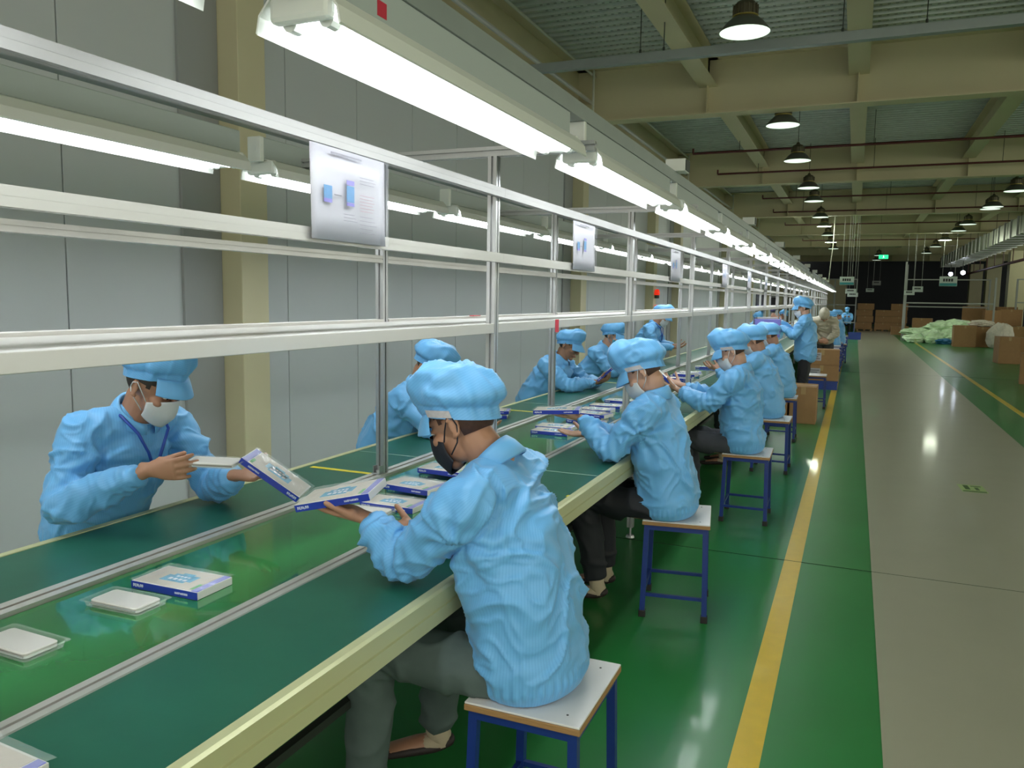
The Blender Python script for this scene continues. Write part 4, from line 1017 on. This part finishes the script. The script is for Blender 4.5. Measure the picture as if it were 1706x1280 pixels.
    if S['cap']:
        rnd = random.Random(S['seed']); cs = S['capscale']; m2 = Mesh(); nu = 72 if not far else 36
        # profile rings: t 0 at the band up to 1 at the crown; (outward scale, height)
        prof = [(1.00, 0.000), (1.015, 0.018), (1.03, 0.032), (1.16, 0.042), (1.25, 0.058), (1.25, 0.080), (1.14, 0.104), (0.90, 0.122), (0.60, 0.134), (0.28, 0.139)]
        P_ = cr([(a, b) for a, b in prof], 3 if not far else 1); rows = []
        for a, hgt in P_:
            row = []
            tt = min(1, hgt / 0.05)
            for k in range(nu):
                ph = 2 * PI * k / nu; c, s_ = math.cos(ph), math.sin(ph)
                back = (1 - c) / 2
                rx, ry = 0.106, 0.0865
                sc_ = 1 + (a - 1) * cs * (0.30 + 1.05 * back) if a > 1 else a * (1.0 + 0.12 * (cs - 1))
                # pleats near the band, dying out to the crown; droop at the back
                pl = 0.006 * math.sin(ph * 26 + 2 * math.sin(ph * 3 + S['seed'])) * math.exp(-((hgt - 0.045) / 0.03) ** 2) + 0.003 * math.sin(ph * 13 + 1.0 + S['seed']) * min(1, hgt / 0.03) * (a > 0.5)
                x_ = c * rx * sc_ - 0.008; y_ = s_ * ry * sc_
                x_ += c * pl * (0.3 + back); y_ += s_ * pl * (0.3 + back)
                z_ = S['capz'] + 0.052 - 0.088 * back ** 1.2 + hgt * cs * (0.92 + 0.28 * back) - 0.020 * back * math.exp(-((hgt - 0.07) / 0.035) ** 2) * cs
                row.append(np.array((x_, y_, z_)))
            rows.append(row)
        V = [p for r in rows for p in r]; V.append(np.array((-0.012, 0, S['capz'] + 0.052 - 0.030 + 0.139 * cs * 1.06))); F = []
        for i in range(len(rows) - 1):
            for k in range(nu): F.append((i * nu + k, i * nu + (k + 1) % nu, (i + 1) * nu + (k + 1) % nu, (i + 1) * nu + k))
        for k in range(nu): F.append(((len(rows) - 1) * nu + k, (len(rows) - 1) * nu + (k + 1) % nu, len(V) - 1))
        Va = np.array(V)
        cen = np.array((-0.02, 0, 0.09)); D = Va - cen; D /= np.linalg.norm(D, axis=1)[:, None]
        wgt = np.clip((Va[:, 2] - 0.03 - 0.01) / 0.05, 0, 1)
        rn = 1 - np.abs(vnoise(Va * np.array((14, 14, 8)) + vnoise(Va * 9, 3.3)[:, None] * 1.2, S['seed'] * 7.7)); Va = Va + D * ((rn ** 2 - 0.45) * 0.016 * wgt * S['folds'])[:, None]
        m2.add(Va, F); cap = hobj('cap', m2, capm, root)
        at = cap.data.attributes.new('stripe', 'FLOAT', 'POINT'); at.data.foreach_set('value', (Va[:, 2] + 0.2 * Va[:, 0]).astype(np.float32))
        # visor
        if S['visor']:
            m2 = Mesh(); V = []; n = 14; mrows = 5
            for s_ in (0, 1):
                for j in range(mrows + 1):
                    v = j / mrows
                    for i in range(n + 1):
                        ph = (-1.0 + 2.0 * i / n); c, q = math.cos(ph), math.sin(ph)
                        ext = 0.058 * S['visor'] * v * max(0, math.cos(ph * 1.3)) ** 0.6
                        V.append((c * 0.108 - 0.008 + ext * (0.75 + 0.25 * c), q * 0.089 + q * ext * 0.25, S['capz'] + 0.060 - 0.030 * v - 0.018 * v * v - 0.004 * s_ - 0.052 * ((1 - c) / 2) ** 1.2 - 0.010 * v * (q * q)))
            N = (mrows + 1) * (n + 1)
            for s_ in (0, 1):
                for j in range(mrows):
                    for i in range(n):
                        a = s_ * N + j * (n + 1) + i; f = (a, a + 1, a + n + 2, a + n + 1); m2.F.append(f if not s_ else f[::-1])
            rim = [i for i in range(n + 1)] + [j * (n + 1) + n for j in range(1, mrows + 1)] + [mrows * (n + 1) + i for i in range(n - 1, -1, -1)] + [j * (n + 1) for j in range(mrows - 1, 0, -1)]
            for a, b_ in zip(rim, rim[1:] + rim[:1]): m2.F.append((b_, a, a + N, b_ + N))
            m2.V = V; hobj('visor', m2, M_clothp if capm is M_cloth else capm, cap)
        # faded label patch on the band, left and right front
        if not far:
            m2 = Mesh(); n = 8; sgn = S.get('patch', 1)
            for z_ in (0.004, 0.026):
                for i in range(n + 1):
                    ph = sgn * (0.95 + 0.75 * i / n); c, q = math.cos(ph), math.sin(ph); back = (1 - c) / 2
                    m2.V.append((c * 0.1115 - 0.008, q * 0.0915, S['capz'] + 0.052 - 0.088 * back ** 1.2 + z_))
            for i in range(n): m2.F.append((i, i + 1, n + 2 + i, n + 1 + i) if sgn > 0 else (i + 1, i, n + 1 + i, n + 2 + i))
            hobj('label_patch', m2, M_patch, cap)
    if S['hood']:
        m2 = Mesh(); loft(m2, [(-0.01, 0, 0.14, 0.05, 0.06), (-0.015, 0, 0.09, 0.092, 0.112), (-0.02, 0, 0.02, 0.097, 0.112), (-0.035, 0, -0.07, 0.088, 0.090), (-0.04, 0, -0.16, 0.10, 0.085)], side=(0, 1, 0), seg=20, n=3); hobj('hood', m2, capm, root)
    # ---- mask
    if S['mask'] is not None:
        m2 = Mesh(); nu, nv = 22, 14; V = []
        for s_ in (0, 1):
            for j in range(nv + 1):
                v = j / nv
                for i in range(nu + 1):
                    ph = -1.32 + 2.64 * i / nu; c, q = math.cos(ph), math.sin(ph); e = abs(ph) / 1.32
                    zt = 0.004 - 0.034 * e ** 1.3; zb = -0.124 + 0.036 * e ** 1.6
                    z_ = zt + (zb - zt) * v
                    bul = 1.0 - 0.16 * abs(v - 0.42) ** 1.5 * 2.2
                    x_ = 0.024 + (0.082 + 0.018 * math.exp(-(ph / 0.55) ** 2)) * c * bul - 0.002 * s_ * c - 0.018 * max(0, v - 0.6) * 2 * c
                    y_ = 0.0735 * q * (1 - 0.16 * max(0, v - 0.35)) - 0.002 * s_ * q
                    V.append((x_, y_, z_))
        N = (nv + 1) * (nu + 1)
        for s_ in (0, 1):
            for j in range(nv):
                for i in range(nu):
                    a = s_ * N + j * (nu + 1) + i; f = (a, a + nu + 1, a + nu + 2, a + 1); m2.F.append(f if not s_ else f[::-1])
        rim = [i for i in range(nu + 1)] + [j * (nu + 1) + nu for j in range(1, nv + 1)] + [nv * (nu + 1) + i for i in range(nu - 1, -1, -1)] + [j * (nu + 1) for j in range(nv - 1, 0, -1)]
        for a, b_ in zip(rim, rim[1:] + rim[:1]): m2.F.append((a, b_, b_ + N, a + N))
        m2.V = V; mk = hobj('face_mask', m2, S['mask'], root)
        if not far:
            for s in (-1, 1):
                bm = B(); tube_path(bm, [hpt(p) for p in ((0.040, s * 0.069, -0.030), (0.020, s * 0.079, -0.002), (-0.006, s * 0.088, 0.029), (-0.022, s * 0.089, 0.020), (-0.026, s * 0.086, 0.0))], 0.0021, 6)
                obj('ear_loop', bm, S['mask'], mk, smooth=True)
                bm = B(); tube_path(bm, [hpt(p) for p in ((-0.026, s * 0.086, 0.0), (-0.018, s * 0.083, -0.022), (0.0, s * 0.072, -0.045), (0.034, s * 0.066, -0.070))], 0.0021, 6)
                obj('ear_loop', bm, S['mask'], mk, smooth=True)
    # ---- jacket
    jm = S['jacket'] or M_cloth; ms = Mesh()
    up = U(che - pel); hem = pel + np.array((-0.01, 0, -0.048)) if S['legs'] != 'stand' else pel + np.array((0, 0, -0.10))
    loft(ms, [(*hem, 0.190 * bk, 0.150 * bk), (*(hem * .72 + wai * .28), 0.190 * bk, 0.150 * bk), (*wai, 0.190 * bk, 0.150 * bk), (*che, 0.190 * bk, 0.142 * bk), (*(che * 0.5 + nek * 0.5), 0.168 * bk, 0.112), (*(che * .12 + nek * 0.88), 0.085, 0.080)], side=lat, n=4, ends=(0.5, 0.25), seg=28)
    for s in (0, 1):
        loft(ms, [(*(nek * 0.86 + che * 0.14), 0.074, 0.066), (*((nek * .86 + che * .14) * .5 + sh[s] * .5), 0.072, 0.068), (*sh[s], 0.074, 0.070)], side=(0, 0, 1), n=3, seg=16)
        cuff = wr[s] + (el[s] - wr[s]) * 0.10
        loft(ms, [(*(che * 0.35 + nek * 0.65), 0.088, 0.080), (*(sh[s] * 0.9 + (che * .3 + nek * .7) * .1), 0.080 * bk, 0.078 * bk), (*(sh[s] * .55 + el[s] * .45), 0.070 * bk, 0.068 * bk), (*el[s], 0.066 * bk, 0.062 * bk), (*(el[s] * .6 + wr[s] * .4), 0.062 * bk, 0.058 * bk), (*(el[s] * .22 + wr[s] * .78), 0.047, 0.044), (*cuff, 0.034, 0.031)], side=lat, n=4, ends=(1, 0.15), seg=18)
    me = remesh(ms, S['jvox'], 5, 0.5); P = coords(me); N_ = normals(me)
    fo = S['folds']; sd = S['seed'] * 13.7
    wv = np.stack([vnoise(P * 7, sd), vnoise(P * 7, sd + 9), vnoise(P * 7, sd + 17)], 1)
    # diagonal drape folds; sharper on the crest
    q1 = P @ np.array(((6.0, 2.0, 7.0), (2.5, 7.0, -3.0), (-3.0, 3.0, 6.0))).T + wv * 0.9
    r1 = 1 - np.abs(vnoise(q1, sd + 3)) * 1.6; r2 = 1 - np.abs(vnoise(q1 * 2.1 + 4, sd + 5)) * 1.6
    disp = 0.015 * (np.clip(r1, -0.4, 1) ** 3) + 0.006 * np.clip(r2, -0.4, 1) ** 3 + 0.004 * vnoise(P * 12, sd)
    disp -= 0.004
    # sleeve folds round the elbow and bunching near the cuff
    for s in (0, 1):
        de, _ = segd(P, el[s], el[s]); ax = U(wr[s] - el[s]); ax2 = U(el[s] - sh[s]); bi = U(ax + ax2)
        ph = (P - el[s]) @ bi / 0.045 * 2 * PI + vnoise(P * 16, sd + s) * 2.2
        disp += 0.0065 * np.sin(ph) * np.exp(-(de / 0.10) ** 2)
        dw, _ = segd(P, wr[s], wr[s]); ph = (P - wr[s]) @ ax / 0.030 * 2 * PI + vnoise(P * 20, sd + s) * 2
        disp += 0.003 * np.sin(ph) * np.exp(-((dw - 0.07) / 0.05) ** 2)
        ds, _ = segd(P, sh[s], sh[s]); pit = sh[s] + np.array((0.02, -0.03 if s == 0 else 0.03, -0.10)); dp = np.linalg.norm(P - pit, axis=1)
        ang = np.arctan2((P - pit) @ np.array((0, 0, 1.0)), (P - pit) @ np.array((1.0, 0, 0)))
        disp += 0.006 * np.sin(ang * 7 + vnoise(P * 9, sd) * 2) * np.exp(-((dp - 0.10) / 0.07) ** 2)
    # elastic hem pulls in, cloth blouses above it
    t_h = (P - hem) @ U(wai - hem); disp += 0.006 * np.exp(-((t_h - 0.05) / 0.03) ** 2) * (1 + vnoise(P * 14, sd)); disp *= np.clip((t_h - 0.005) / 0.07, 0, 1); hr = np.arctan2((P - hem)[:, 1], (P - hem)[:, 0]); disp += 0.003 * np.sin(hr * 46 + vnoise(P * 9, sd) * 3) * np.exp(-((t_h - 0.005) / 0.022) ** 2)
    dneck = np.linalg.norm(P - nek, axis=1); damp = np.clip((dneck - 0.07) / 0.08, 0.1, 1)
    P2 = P + N_ * (disp * fo * damp)[:, None]
    if S['legs'] is True: P2[:, 2] = np.maximum(P2[:, 2], 0.503 + 0.0 * P2[:, 2])
    setco(me, P2)
    jk = link('jacket', me, jm, root, smooth=True)
    if jm is M_cloth:
        bones = [(hem, wai, 0.17), (wai, che, 0.17), (che, nek, 0.16)] + [b for s in (0, 1) for b in ((sh[s], el[s], 0.065), (el[s], wr[s], 0.055))]
        ds = np.stack([segd(P, a, b)[0] - r for a, b, r in bones], 1); bi_ = ds.argmin(1); st_ = np.zeros(len(P))
        for i, (a, b, r) in enumerate(bones):
            ax = U(b - a); ref = U(np.cross(ax, lat)); ref = U(np.array((1.0, 0, 0)) - ax * ax[0]) if i < 3 else ref; r2_ = np.cross(ax, ref); m_ = bi_ == i; d = P[m_] - a
            if i < 3: ax = np.array((0, 0, 1.0)); ref = np.array((1.0, 0, 0)); r2_ = np.array((0, 1.0, 0)); d = P[m_] - wai
            st_[m_] = np.arctan2(d @ r2_, d @ ref) * r
        at = me.attributes.new('stripe', 'FLOAT', 'POINT'); at.data.foreach_set('value', st_.astype(np.float32))
    # collar: folded band round the neck
    cu = U(nb_ - nek); ca = U(np.cross(lat, cu)); m2 = Mesh(); n = 30; rows_ = [(0.072, -0.012), (0.069, 0.020), (0.067, 0.040), (0.073, 0.043), (0.082, 0.025), (0.091, -0.012), (0.086, -0.016)]
    for r, hgt in rows_:
        for k in range(n):
            ph = 2 * PI * k / n; back = (1 - math.cos(ph)) / 2
            m2.V.append(tuple(nek + ca * (math.cos(ph) * r * 1.05) + lat * (math.sin(ph) * r) + cu * (hgt * (0.55 + 0.6 * back) - 0.018 * (1 - back)) + np.array((0, 0, 0.004))))
    R_ = len(rows_)
    gap = (0,) if True else ()
    for i in range(R_ - 1):
        for k in range(n):
            if k in (0, n - 1) and i > 2: continue
            m2.F.append((i * n + k, i * n + (k + 1) % n, (i + 1) * n + (k + 1) % n, (i + 1) * n + k))
    me = bpy.data.meshes.new('collar'); me.from_pydata(m2.V, [], m2.F); cl = link('collar', me, M_clothp if jm is M_cloth else jm, jk, smooth=True)
    if not far:
        sl = cl.modifiers.new('t', 'SOLIDIFY'); sl.thickness = 0.002
    if S['lanyard']:
        bm = B(); f_ = che + np.array((0.155, 0, 0.0))
        for s in (1, -1):
            tube_path(bm, [tuple(nek + np.array((-0.05, s * 0.068, 0.03))), tuple(nek + np.array((0.03, s * 0.088, 0.01))), tuple(nek + np.array((0.085, s * 0.068, -0.05))), tuple(f_ + np.array((0.02, s * 0.03, 0.02))), tuple(f_ + np.array((0.015, 0, -0.06)))], 0.006, 6)
        obj('lanyard', bm, M_lany, root, smooth=True)
        # dark blue open placket under the collar
    # ---- trousers and shoes
    if S['legs']:
        ms = Mesh(); loft(ms, [(*(pel + np.array((0, 0, -0.055 if S['legs'] != 'stand' else -0.1))), 0.150, 0.115), (*(pel * .6 + wai * .4), 0.145, 0.11)], side=lat, n=3)
        for s in (0, 1):
            loft(ms, [(*hips[s], 0.084, 0.084), (*(hips[s] * .5 + kn[s] * .5), 0.090, 0.082), (*kn[s], 0.072, 0.074), (*(kn[s] * .5 + an[s] * .5), 0.066, 0.068), (*(an[s] * 0.93 + kn[s] * .07), 0.058, 0.060)], side=lat, n=4, ends=(1, 0.1), seg=18)
        me = remesh(ms, max(S['jvox'], 0.009), 4, 0.5); P = coords(me); N_ = normals(me)
        dd = 0.010 * np.clip(1 - 1.6 * np.abs(vnoise(P * np.array((9, 9, 9)) + wv[:1] * 0, sd)), -.3, 1) ** 3
        for s in (0, 1):
            d_, _ = segd(P, kn[s], kn[s]); dd += 0.006 * np.sin(((P - kn[s]) @ U((1, 0, -1))) / 0.04 * 2 * PI) * np.exp(-(d_ / 0.1) ** 2)
        seat_z = pel[2] - 0.078
        P = P + N_ * dd[:, None]
        if S['legs'] != 'stand' : P[:, 2] = np.where(np.linalg.norm(P[:, :2] - pel[:2], axis=1) < 0.24, np.maximum(P[:, 2], seat_z), P[:, 2])
        setco(me, P); link('trousers', me, S['trousers'] or M_troub, root, smooth=True)
        for s in (0, 1):
            t = U(S['toe'][s]); heel = an[s] + np.array((0, 0, -0.055)) - t * 0.035; sd_ = np.cross(t, (0, 0, 1))
            m2 = Mesh(); loft(m2, [(*(heel - t * .005 + np.array((0, 0, 0.01))), 0.030, 0.022), (*(heel + t * 0.04), 0.038, 0.024), (*(heel + t * 0.12), 0.046, 0.024), (*(heel + t * 0.21 + np.array((0, 0, -0.004))), 0.042, 0.020), (*(heel + t * 0.245), 0.028, 0.014)], side=sd_, n=3, seg=16)
            me = bpy.data.meshes.new('shoe'); me.from_pydata(m2.V, [], m2.F); link('shoe', me, M_shoe, root, smooth=True)
            m2 = Mesh(); loft(m2, [(*(an[s] + np.array((0, 0, 0.06))), 0.040, 0.040), (*an[s], 0.040, 0.040), (*(heel + t * .02 + np.array((0, 0, 0.014))), 0.038, 0.036), (*(heel + t * .07 + np.array((0, 0, 0.012))), 0.038, 0.028)], side=sd_, n=3, seg=14)
            me = bpy.data.meshes.new('sock'); me.from_pydata(m2.V, [], m2.F); link('sock', me, M_sock, root, smooth=True)
    return root
W_ = PI  # facing the wall (-x)

# --- the four seated workers on the near side, facing the wall
person('nearest seated worker seen from behind, with black mask and puffy blue cap', -0.745, 2.07, W_, vox=0.0045, jvox=0.007, mask=M_black, hair=M_hairb, trousers=M_jean, seed=3, bulk=1.04, folds=1.35,
       head=(0.272, 0.03, 1.235), hf=(0.90, 0.0, -0.42), patch=1, capscale=1.15, capz=0.010, visor=0.75, neck=(0.185, 0.0, 1.125),
       sh=((0.17, 0.195, 1.055), (0.18, -0.19, 1.065)), el=((0.395, 0.15, 0.85), (0.40, -0.18, 0.85)), wr=((0.530, 0.14, 0.955), (0.50, -0.10, 0.865)),
       hd=((0.95, 0.10, 0.20), (0.9, 0.35, 0.0)), hn=((-0.1, 0.12, 1.0), (0.0, 0.1, 1.0)), curl=((0.06, 0.08, 0.10, 0.15), (0.12, 0.12, 0.12, 0.12)), thumb=((0.45, 0.05), (0.9, 0.1)),
       kn=((0.50, 0.13, 0.555), (0.42, -0.16, 0.55)), an=((0.55, 0.12, 0.10), (0.50, -0.25, 0.115)), toe=((1, 0.1, -0.1), (0.9, 0.45, -0.12)))
person('second seated worker with white mask and black trousers, holding out a pack', -0.775, 4.04, W_, vox=0.005, jvox=0.008, mask=M_maskw, hair=M_hairb, trousers=M_troub, seed=8, bulk=1.0, folds=1.3, skin=M_skin2,
       head=(0.205, 0.02, 1.225), neck=(0.15, 0, 1.11), hf=(0.80, 0.12, -0.60), capscale=1.2, sh=((0.14, 0.19, 1.04), (0.14, -0.19, 1.05)), el=((0.32, 0.20, 0.85), (0.38, -0.18, 0.85)), wr=((0.50, 0.13, 0.985), (0.51, -0.05, 0.87)),
       hd=((0.95, 0.05, 0.12), (0.9, 0.3, 0.0)), hn=((-0.05, 0.1, 1.0), (0.0, 0.1, 1.0)), curl=((0.06, 0.08, 0.10, 0.15), (0.15,) * 4), thumb=((0.5, 0.05), (0.9, 0.3)), kn=((0.47, 0.10, 0.55), (0.44, -0.12, 0.55)), an=((0.40, 0.08, 0.10), (0.42, -0.14, 0.1)))
person('third seated worker in white mask reading a white card held in both hands', -0.645, 6.02, W_, vox=0.0065, jvox=0.010, mask=M_maskw, hair=M_hairb, trousers=M_jeand, seed=12, bulk=1.02, folds=1.3, skin=M_skin2,
       head=(0.165, 0.02, 1.225), hf=(0.86, 0.12, -0.48), capscale=1.15, neck=(0.11, 0, 1.10), chest=(0.09, 0, .94), sh=((0.11, 0.19, 1.04), (0.11, -0.19, 1.04)), el=((0.29, 0.20, 0.86), (0.31, -0.16, 0.87)), wr=((0.53, 0.12, 0.94), (0.53, -0.02, 0.96)), hd=((0.9, -0.15, 0.3), (0.9, 0.1, 0.3)), kn=((0.46, 0.1, 0.55), (0.46, -0.12, 0.55)))
person('fourth seated worker in pale blue, mostly hidden behind the third, mask just showing', -0.655, 7.95, W_, vox=0.008, jvox=0.012, mask=M_maskw, hair=M_hairb, trousers=M_troub, seed=17, bulk=1.05, jacket=M_clothp, head=(0.215, 0.02, 1.215), neck=(0.15, 0, 1.09), capscale=1.1)
person('fifth seated worker in pale blue with a flat cap, just before the tall carton', -0.665, 9.72, W_, vox=0.008, jvox=0.013, mask=M_maskw, hair=M_hairb, trousers=M_troub, seed=19, bulk=1.0, jacket=M_clothp, head=(0.23, 0.02, 1.20), neck=(0.17, 0, 1.06), capscale=1.05)
# --- standing workers near the cartons
STAND = dict(pelvis=(0, 0, 0.93), waist=(0.0, 0, 1.08), chest=(0.01, 0, 1.26), neck=(0.03, 0, 1.43), head=(0.07, 0, 1.555), hip=((0, 0.09, 0.90), (0, -0.09, 0.90)),
             kn=((0.02, 0.10, 0.50), (0.02, -0.10, 0.50)), an=((0.0, 0.10, 0.09), (0.0, -0.10, 0.09)), legs='stand')
k_ = dict(STAND); k_.update(z=-0.05, sh=((0.02, 0.185, 1.38), (0.02, -0.185, 1.38)), el=((0.16, 0.20, 1.17), (0.20, -0.16, 1.20)), wr=((0.36, 0.10, 1.30), (0.40, -0.08, 1.36)), hd=((0.7, -0.2, 0.6), (0.7, 0.1, 0.7)), hn=((0.2, -1, 0.2), (0.2, 1, 0.2)), hf=(0.95, 0.15, -0.22))
person('standing worker in pale blue with white mask lifting a violet blue box', -0.62, 12.25, W_, vox=0.008, jvox=0.011, mask=M_maskw, trousers=M_troub, seed=23, jacket=M_clothp, skin=M_skin2, capscale=1.1, **k_)
k_ = dict(STAND); k_.update(waist=(0.03, 0, 1.06), chest=(0.14, 0, 1.18), neck=(0.28, 0, 1.28), head=(0.36, 0, 1.34), sh=((0.22, 0.18, 1.24), (0.22, -0.18, 1.24)), el=((0.22, 0.22, 1.0), (0.22, -0.22, 1.0)), wr=((0.30, 0.06, 0.87), (0.30, -0.05, 0.86)), hd=((0.2, -0.8, -0.3), (0.2, 0.8, -0.3)), hn=((-1, 0, 0), (-1, 0, 0)), hf=(0.45, 0, -0.9))
person('standing worker in a beige uniform and hood with head bowed over clasped hands', -0.53, 16.9, -PI / 2, vox=0.009, jvox=0.012, trousers=M_jeand, seed=29, jacket=M_beige, hood=True, visor=0, capscale=1.0, cap=False, **k_)
person('far seated worker in pale blue behind the beige one, cap just showing', -0.36, 21.1, W_, head=(0.14, 0, 1.235), neck=(0.10, 0, 1.10), chest=(0.09, 0, .94), sh=((0.1, 0.185, 1.04), (0.1, -0.185, 1.04)), vox=0.011, jvox=0.016, seed=31, jacket=M_clothp, mask=M_maskw)
person('farther seated worker in pale blue, last on the near side of the line', -0.27, 23.0, W_, head=(0.14, 0, 1.255), neck=(0.10, 0, 1.11), chest=(0.09, 0, .94), sh=((0.1, 0.185, 1.04), (0.1, -0.185, 1.04)), vox=0.011, jvox=0.016, seed=33, jacket=M_clothp, mask=M_maskw)
person('farthest small worker in pale blue facing the camera behind a dark bench', -0.32, 40.0, -PI / 2, vox=0.011, jvox=0.016, seed=35, jacket=M_clothp, mask=M_maskb)
# --- workers on the wall side, facing the aisle (+x)
R_ = dict(pelvis=(0, 0, 0.66), waist=(0.10, 0, 0.80), chest=(0.22, 0, 0.94), legs=False)
k_ = dict(R_); k_.update(pelvis=(0.10, 0, 0.72), waist=(0.19, 0, 0.85), chest=(0.27, 0, 1.00), neck=(0.355, 0.0, 1.145), head=(0.445, 0.0, 1.262), hf=(0.88, 0.16, -0.50), sh=((0.31, 0.20, 1.10), (0.29, -0.18, 1.10)), el=((0.48, 0.24, 0.855), (0.33, -0.29, 0.87)), wr=((0.70, 0.14, 0.93), (0.635, -0.20, 1.01)),
         hd=((0.95, 0.10, 0.05), (0.95, 0.30, 0.05)), hn=((0.3, -0.25, 0.9), (0.0, 0.95, 0.15)), curl=((0.12, 0.15, 0.2, 0.3), (0.45, 0.45, 0.4, 0.35)), thumb=((1.0, 0.1), (0.25, 0.25)))
person('worker across the table with peaked cap, white mask and blue lanyard', -2.76, 2.14, 0.0, vox=0.0045, jvox=0.007, mask=M_maskw, seed=41, bulk=1.0, capz=0.026, visor=0.9, lanyard=True, **k_)
k_ = dict(R_); k_.update(neck=(0.26, 0, 1.05), head=(0.335, 0, 1.175), hf=(0.72, -0.1, -0.68), el=((0.46, 0.26, 0.835), (0.48, -0.20, 0.835)), wr=((0.62, 0.06, 0.83), (0.66, -0.04, 0.835)), sh=((0.25, 0.185, 0.99), (0.25, -0.185, 0.99)), hd=((0.8, -0.5, 0.0), (0.8, 0.5, 0)))
person('worker bent low behind the near post, blue cap partly under the shelf', -2.67, 4.24, 0.0, vox=0.0065, jvox=0.009, seed=43, bulk=1.05, capscale=1.1, **k_)
k_ = dict(R_); k_.update(neck=(0.27, 0, 1.05), head=(0.345, 0, 1.175), hf=(0.90, -0.12, -0.40), el=((0.44, 0.22, 0.835), (0.40, -0.20, 0.835)), wr=((0.63, 0.05, 0.86), (0.63, -0.06, 0.87)), sh=((0.22, 0.185, 1.0), (0.20, -0.185, 1.0)), hd=((0.8, -0.4, 0.3), (0.8, 0.4, 0.3)), curl=((.8,) * 4, (.8,) * 4))
person('unmasked worker across the table holding a violet pack in both hands', -2.68, 6.80, 0.0, vox=0.006, jvox=0.009, seed=47, bulk=1.05, skin=M_skin3, visor=1.1, **k_)
k_ = dict(R_); k_.update(neck=(0.26, 0, 1.08), head=(0.335, 0, 1.205), hf=(0.92, -0.15, -0.32))
person('worker across the table wearing a bright blue face mask', -2.68, 8.25, 0.0, vox=0.0075, jvox=0.011, seed=53, mask=M_maskb, jacket=M_clothp, skin=M_skin2, **k_)
k_ = dict(R_); k_.update(pelvis=(0.0, 0, 0.82), waist=(0.08, 0, 0.96), chest=(0.17, 0, 1.12), neck=(0.25, 0, 1.27), head=(0.33, 0, 1.385), sh=((0.20, 0.185, 1.21), (0.2, -0.185, 1.21)), el=((0.30, 0.22, 0.99), (0.30, -0.22, 0.99)), wr=((0.50, 0.06, 1.0), (0.54, -0.10, 0.98)), hf=(0.85, 0, -0.5))
person('taller worker across the table in white mask, cap rising above the shelf by the beacon', -2.66, 10.5, 0.0, vox=0.008, jvox=0.011, seed=59, mask=M_maskw, jacket=M_clothp, lanyard=True, **k_)
k_ = dict(R_); k_.update(neck=(0.30, 0, 1.07), head=(0.37, 0, 1.20), hf=(0.75, -0.6, -0.2))
person('distant worker across the table seen between two posts, face bare', -2.35, 18.8, 0.0, vox=0.011, jvox=0.015, seed=61, jacket=M_clothp, **k_)
person('small distant worker across the table left of the standing worker', -2.30, 25.0, 0.0, vox=0.011, jvox=0.015, seed=67, jacket=M_clothp, **k_)

# ================================================================== THINGS HELD
pack(-1.355, 1.93, 1.003, label='phone case pack with a blue spine balanced on the hand of the nearest worker', group='packs held in hands', rot=rotm((0.95, 0.16, 0.22), (-0.16, 0.97, 0.12)))
t = pack(-1.82, 2.19, 0.965, label='slanting pack with a green sticker in the left hand of the lanyard worker', group='packs held in hands', rot=rotm((0.70, 0.28, -0.52), (-0.25, 0.95, -0.02)))
t.scale = (-1, 1, 1)
t = copy_tree(tr0); t.location = (-1.965, 2.06, 1.02); t.rotation_euler = (0.05, 0.02, 0.35); setp(t, 'clear tray with a case held flat by the lanyard worker', 'tray', 'packs held in hands')
pack(-1.385, 3.88, 1.008, label='phone case pack held out level by the second seated worker', group='packs held in hands', rot=rotm((0.97, 0.2, 0.05), (-0.2, 0.97, 0)))
pack(-1.25, 5.96, 1.005, label='white card pack tilted up in front of the third seated worker', group='packs held in hands', rot=rotm((-0.70, -0.15, 0.62), (-0.2, 0.97, 0)))
pack(-1.95, 6.78, 0.955, label='pack held slantwise by the unmasked worker', group='packs held in hands', rot=rotm((0.66, 0.1, 0.60), (-0.2, 0.97, 0)))
t = empty('box', (-1.17, 12.2, 1.25), rz=0.2, label='violet blue box lifted by the standing worker', cat='box')
obj('body', box(B(), -0.18, 0.18, -0.12, 0.12, -0.17, 0.09, bev=0.006), M_violetflap, t); obj('paper_stack', box(B(), -0.145, 0.145, -0.095, 0.095, 0.09, 0.115, bev=0.004), M_paper, t)
# notice boards on the left wall far down the line
for i, (ya, yb_, za, zb) in enumerate(((38.3, 42.4, 1.12, 1.95), (45.4, 48.0, 1.0, 1.8))):
    t = empty('notice_board', (-4.197, ya, za), label=['nearer dark blue notice board on the left wall far down the line', 'farther dark blue notice board on the left wall far down the line'][i], cat='board')
    obj('panel', box(B(), 0, 0.03, 0, yb_ - ya, 0, zb - za, bev=0.003), mat('board_black', (0.02, 0.022, 0.05), 0.4) if i == 0 else bpy.data.materials['board_black'], t)
    obj('blue_strip', box(B(), 0.0305, 0.034, 0.05, yb_ - ya - 0.05, 0.04, 0.28), M_violetflap, t)
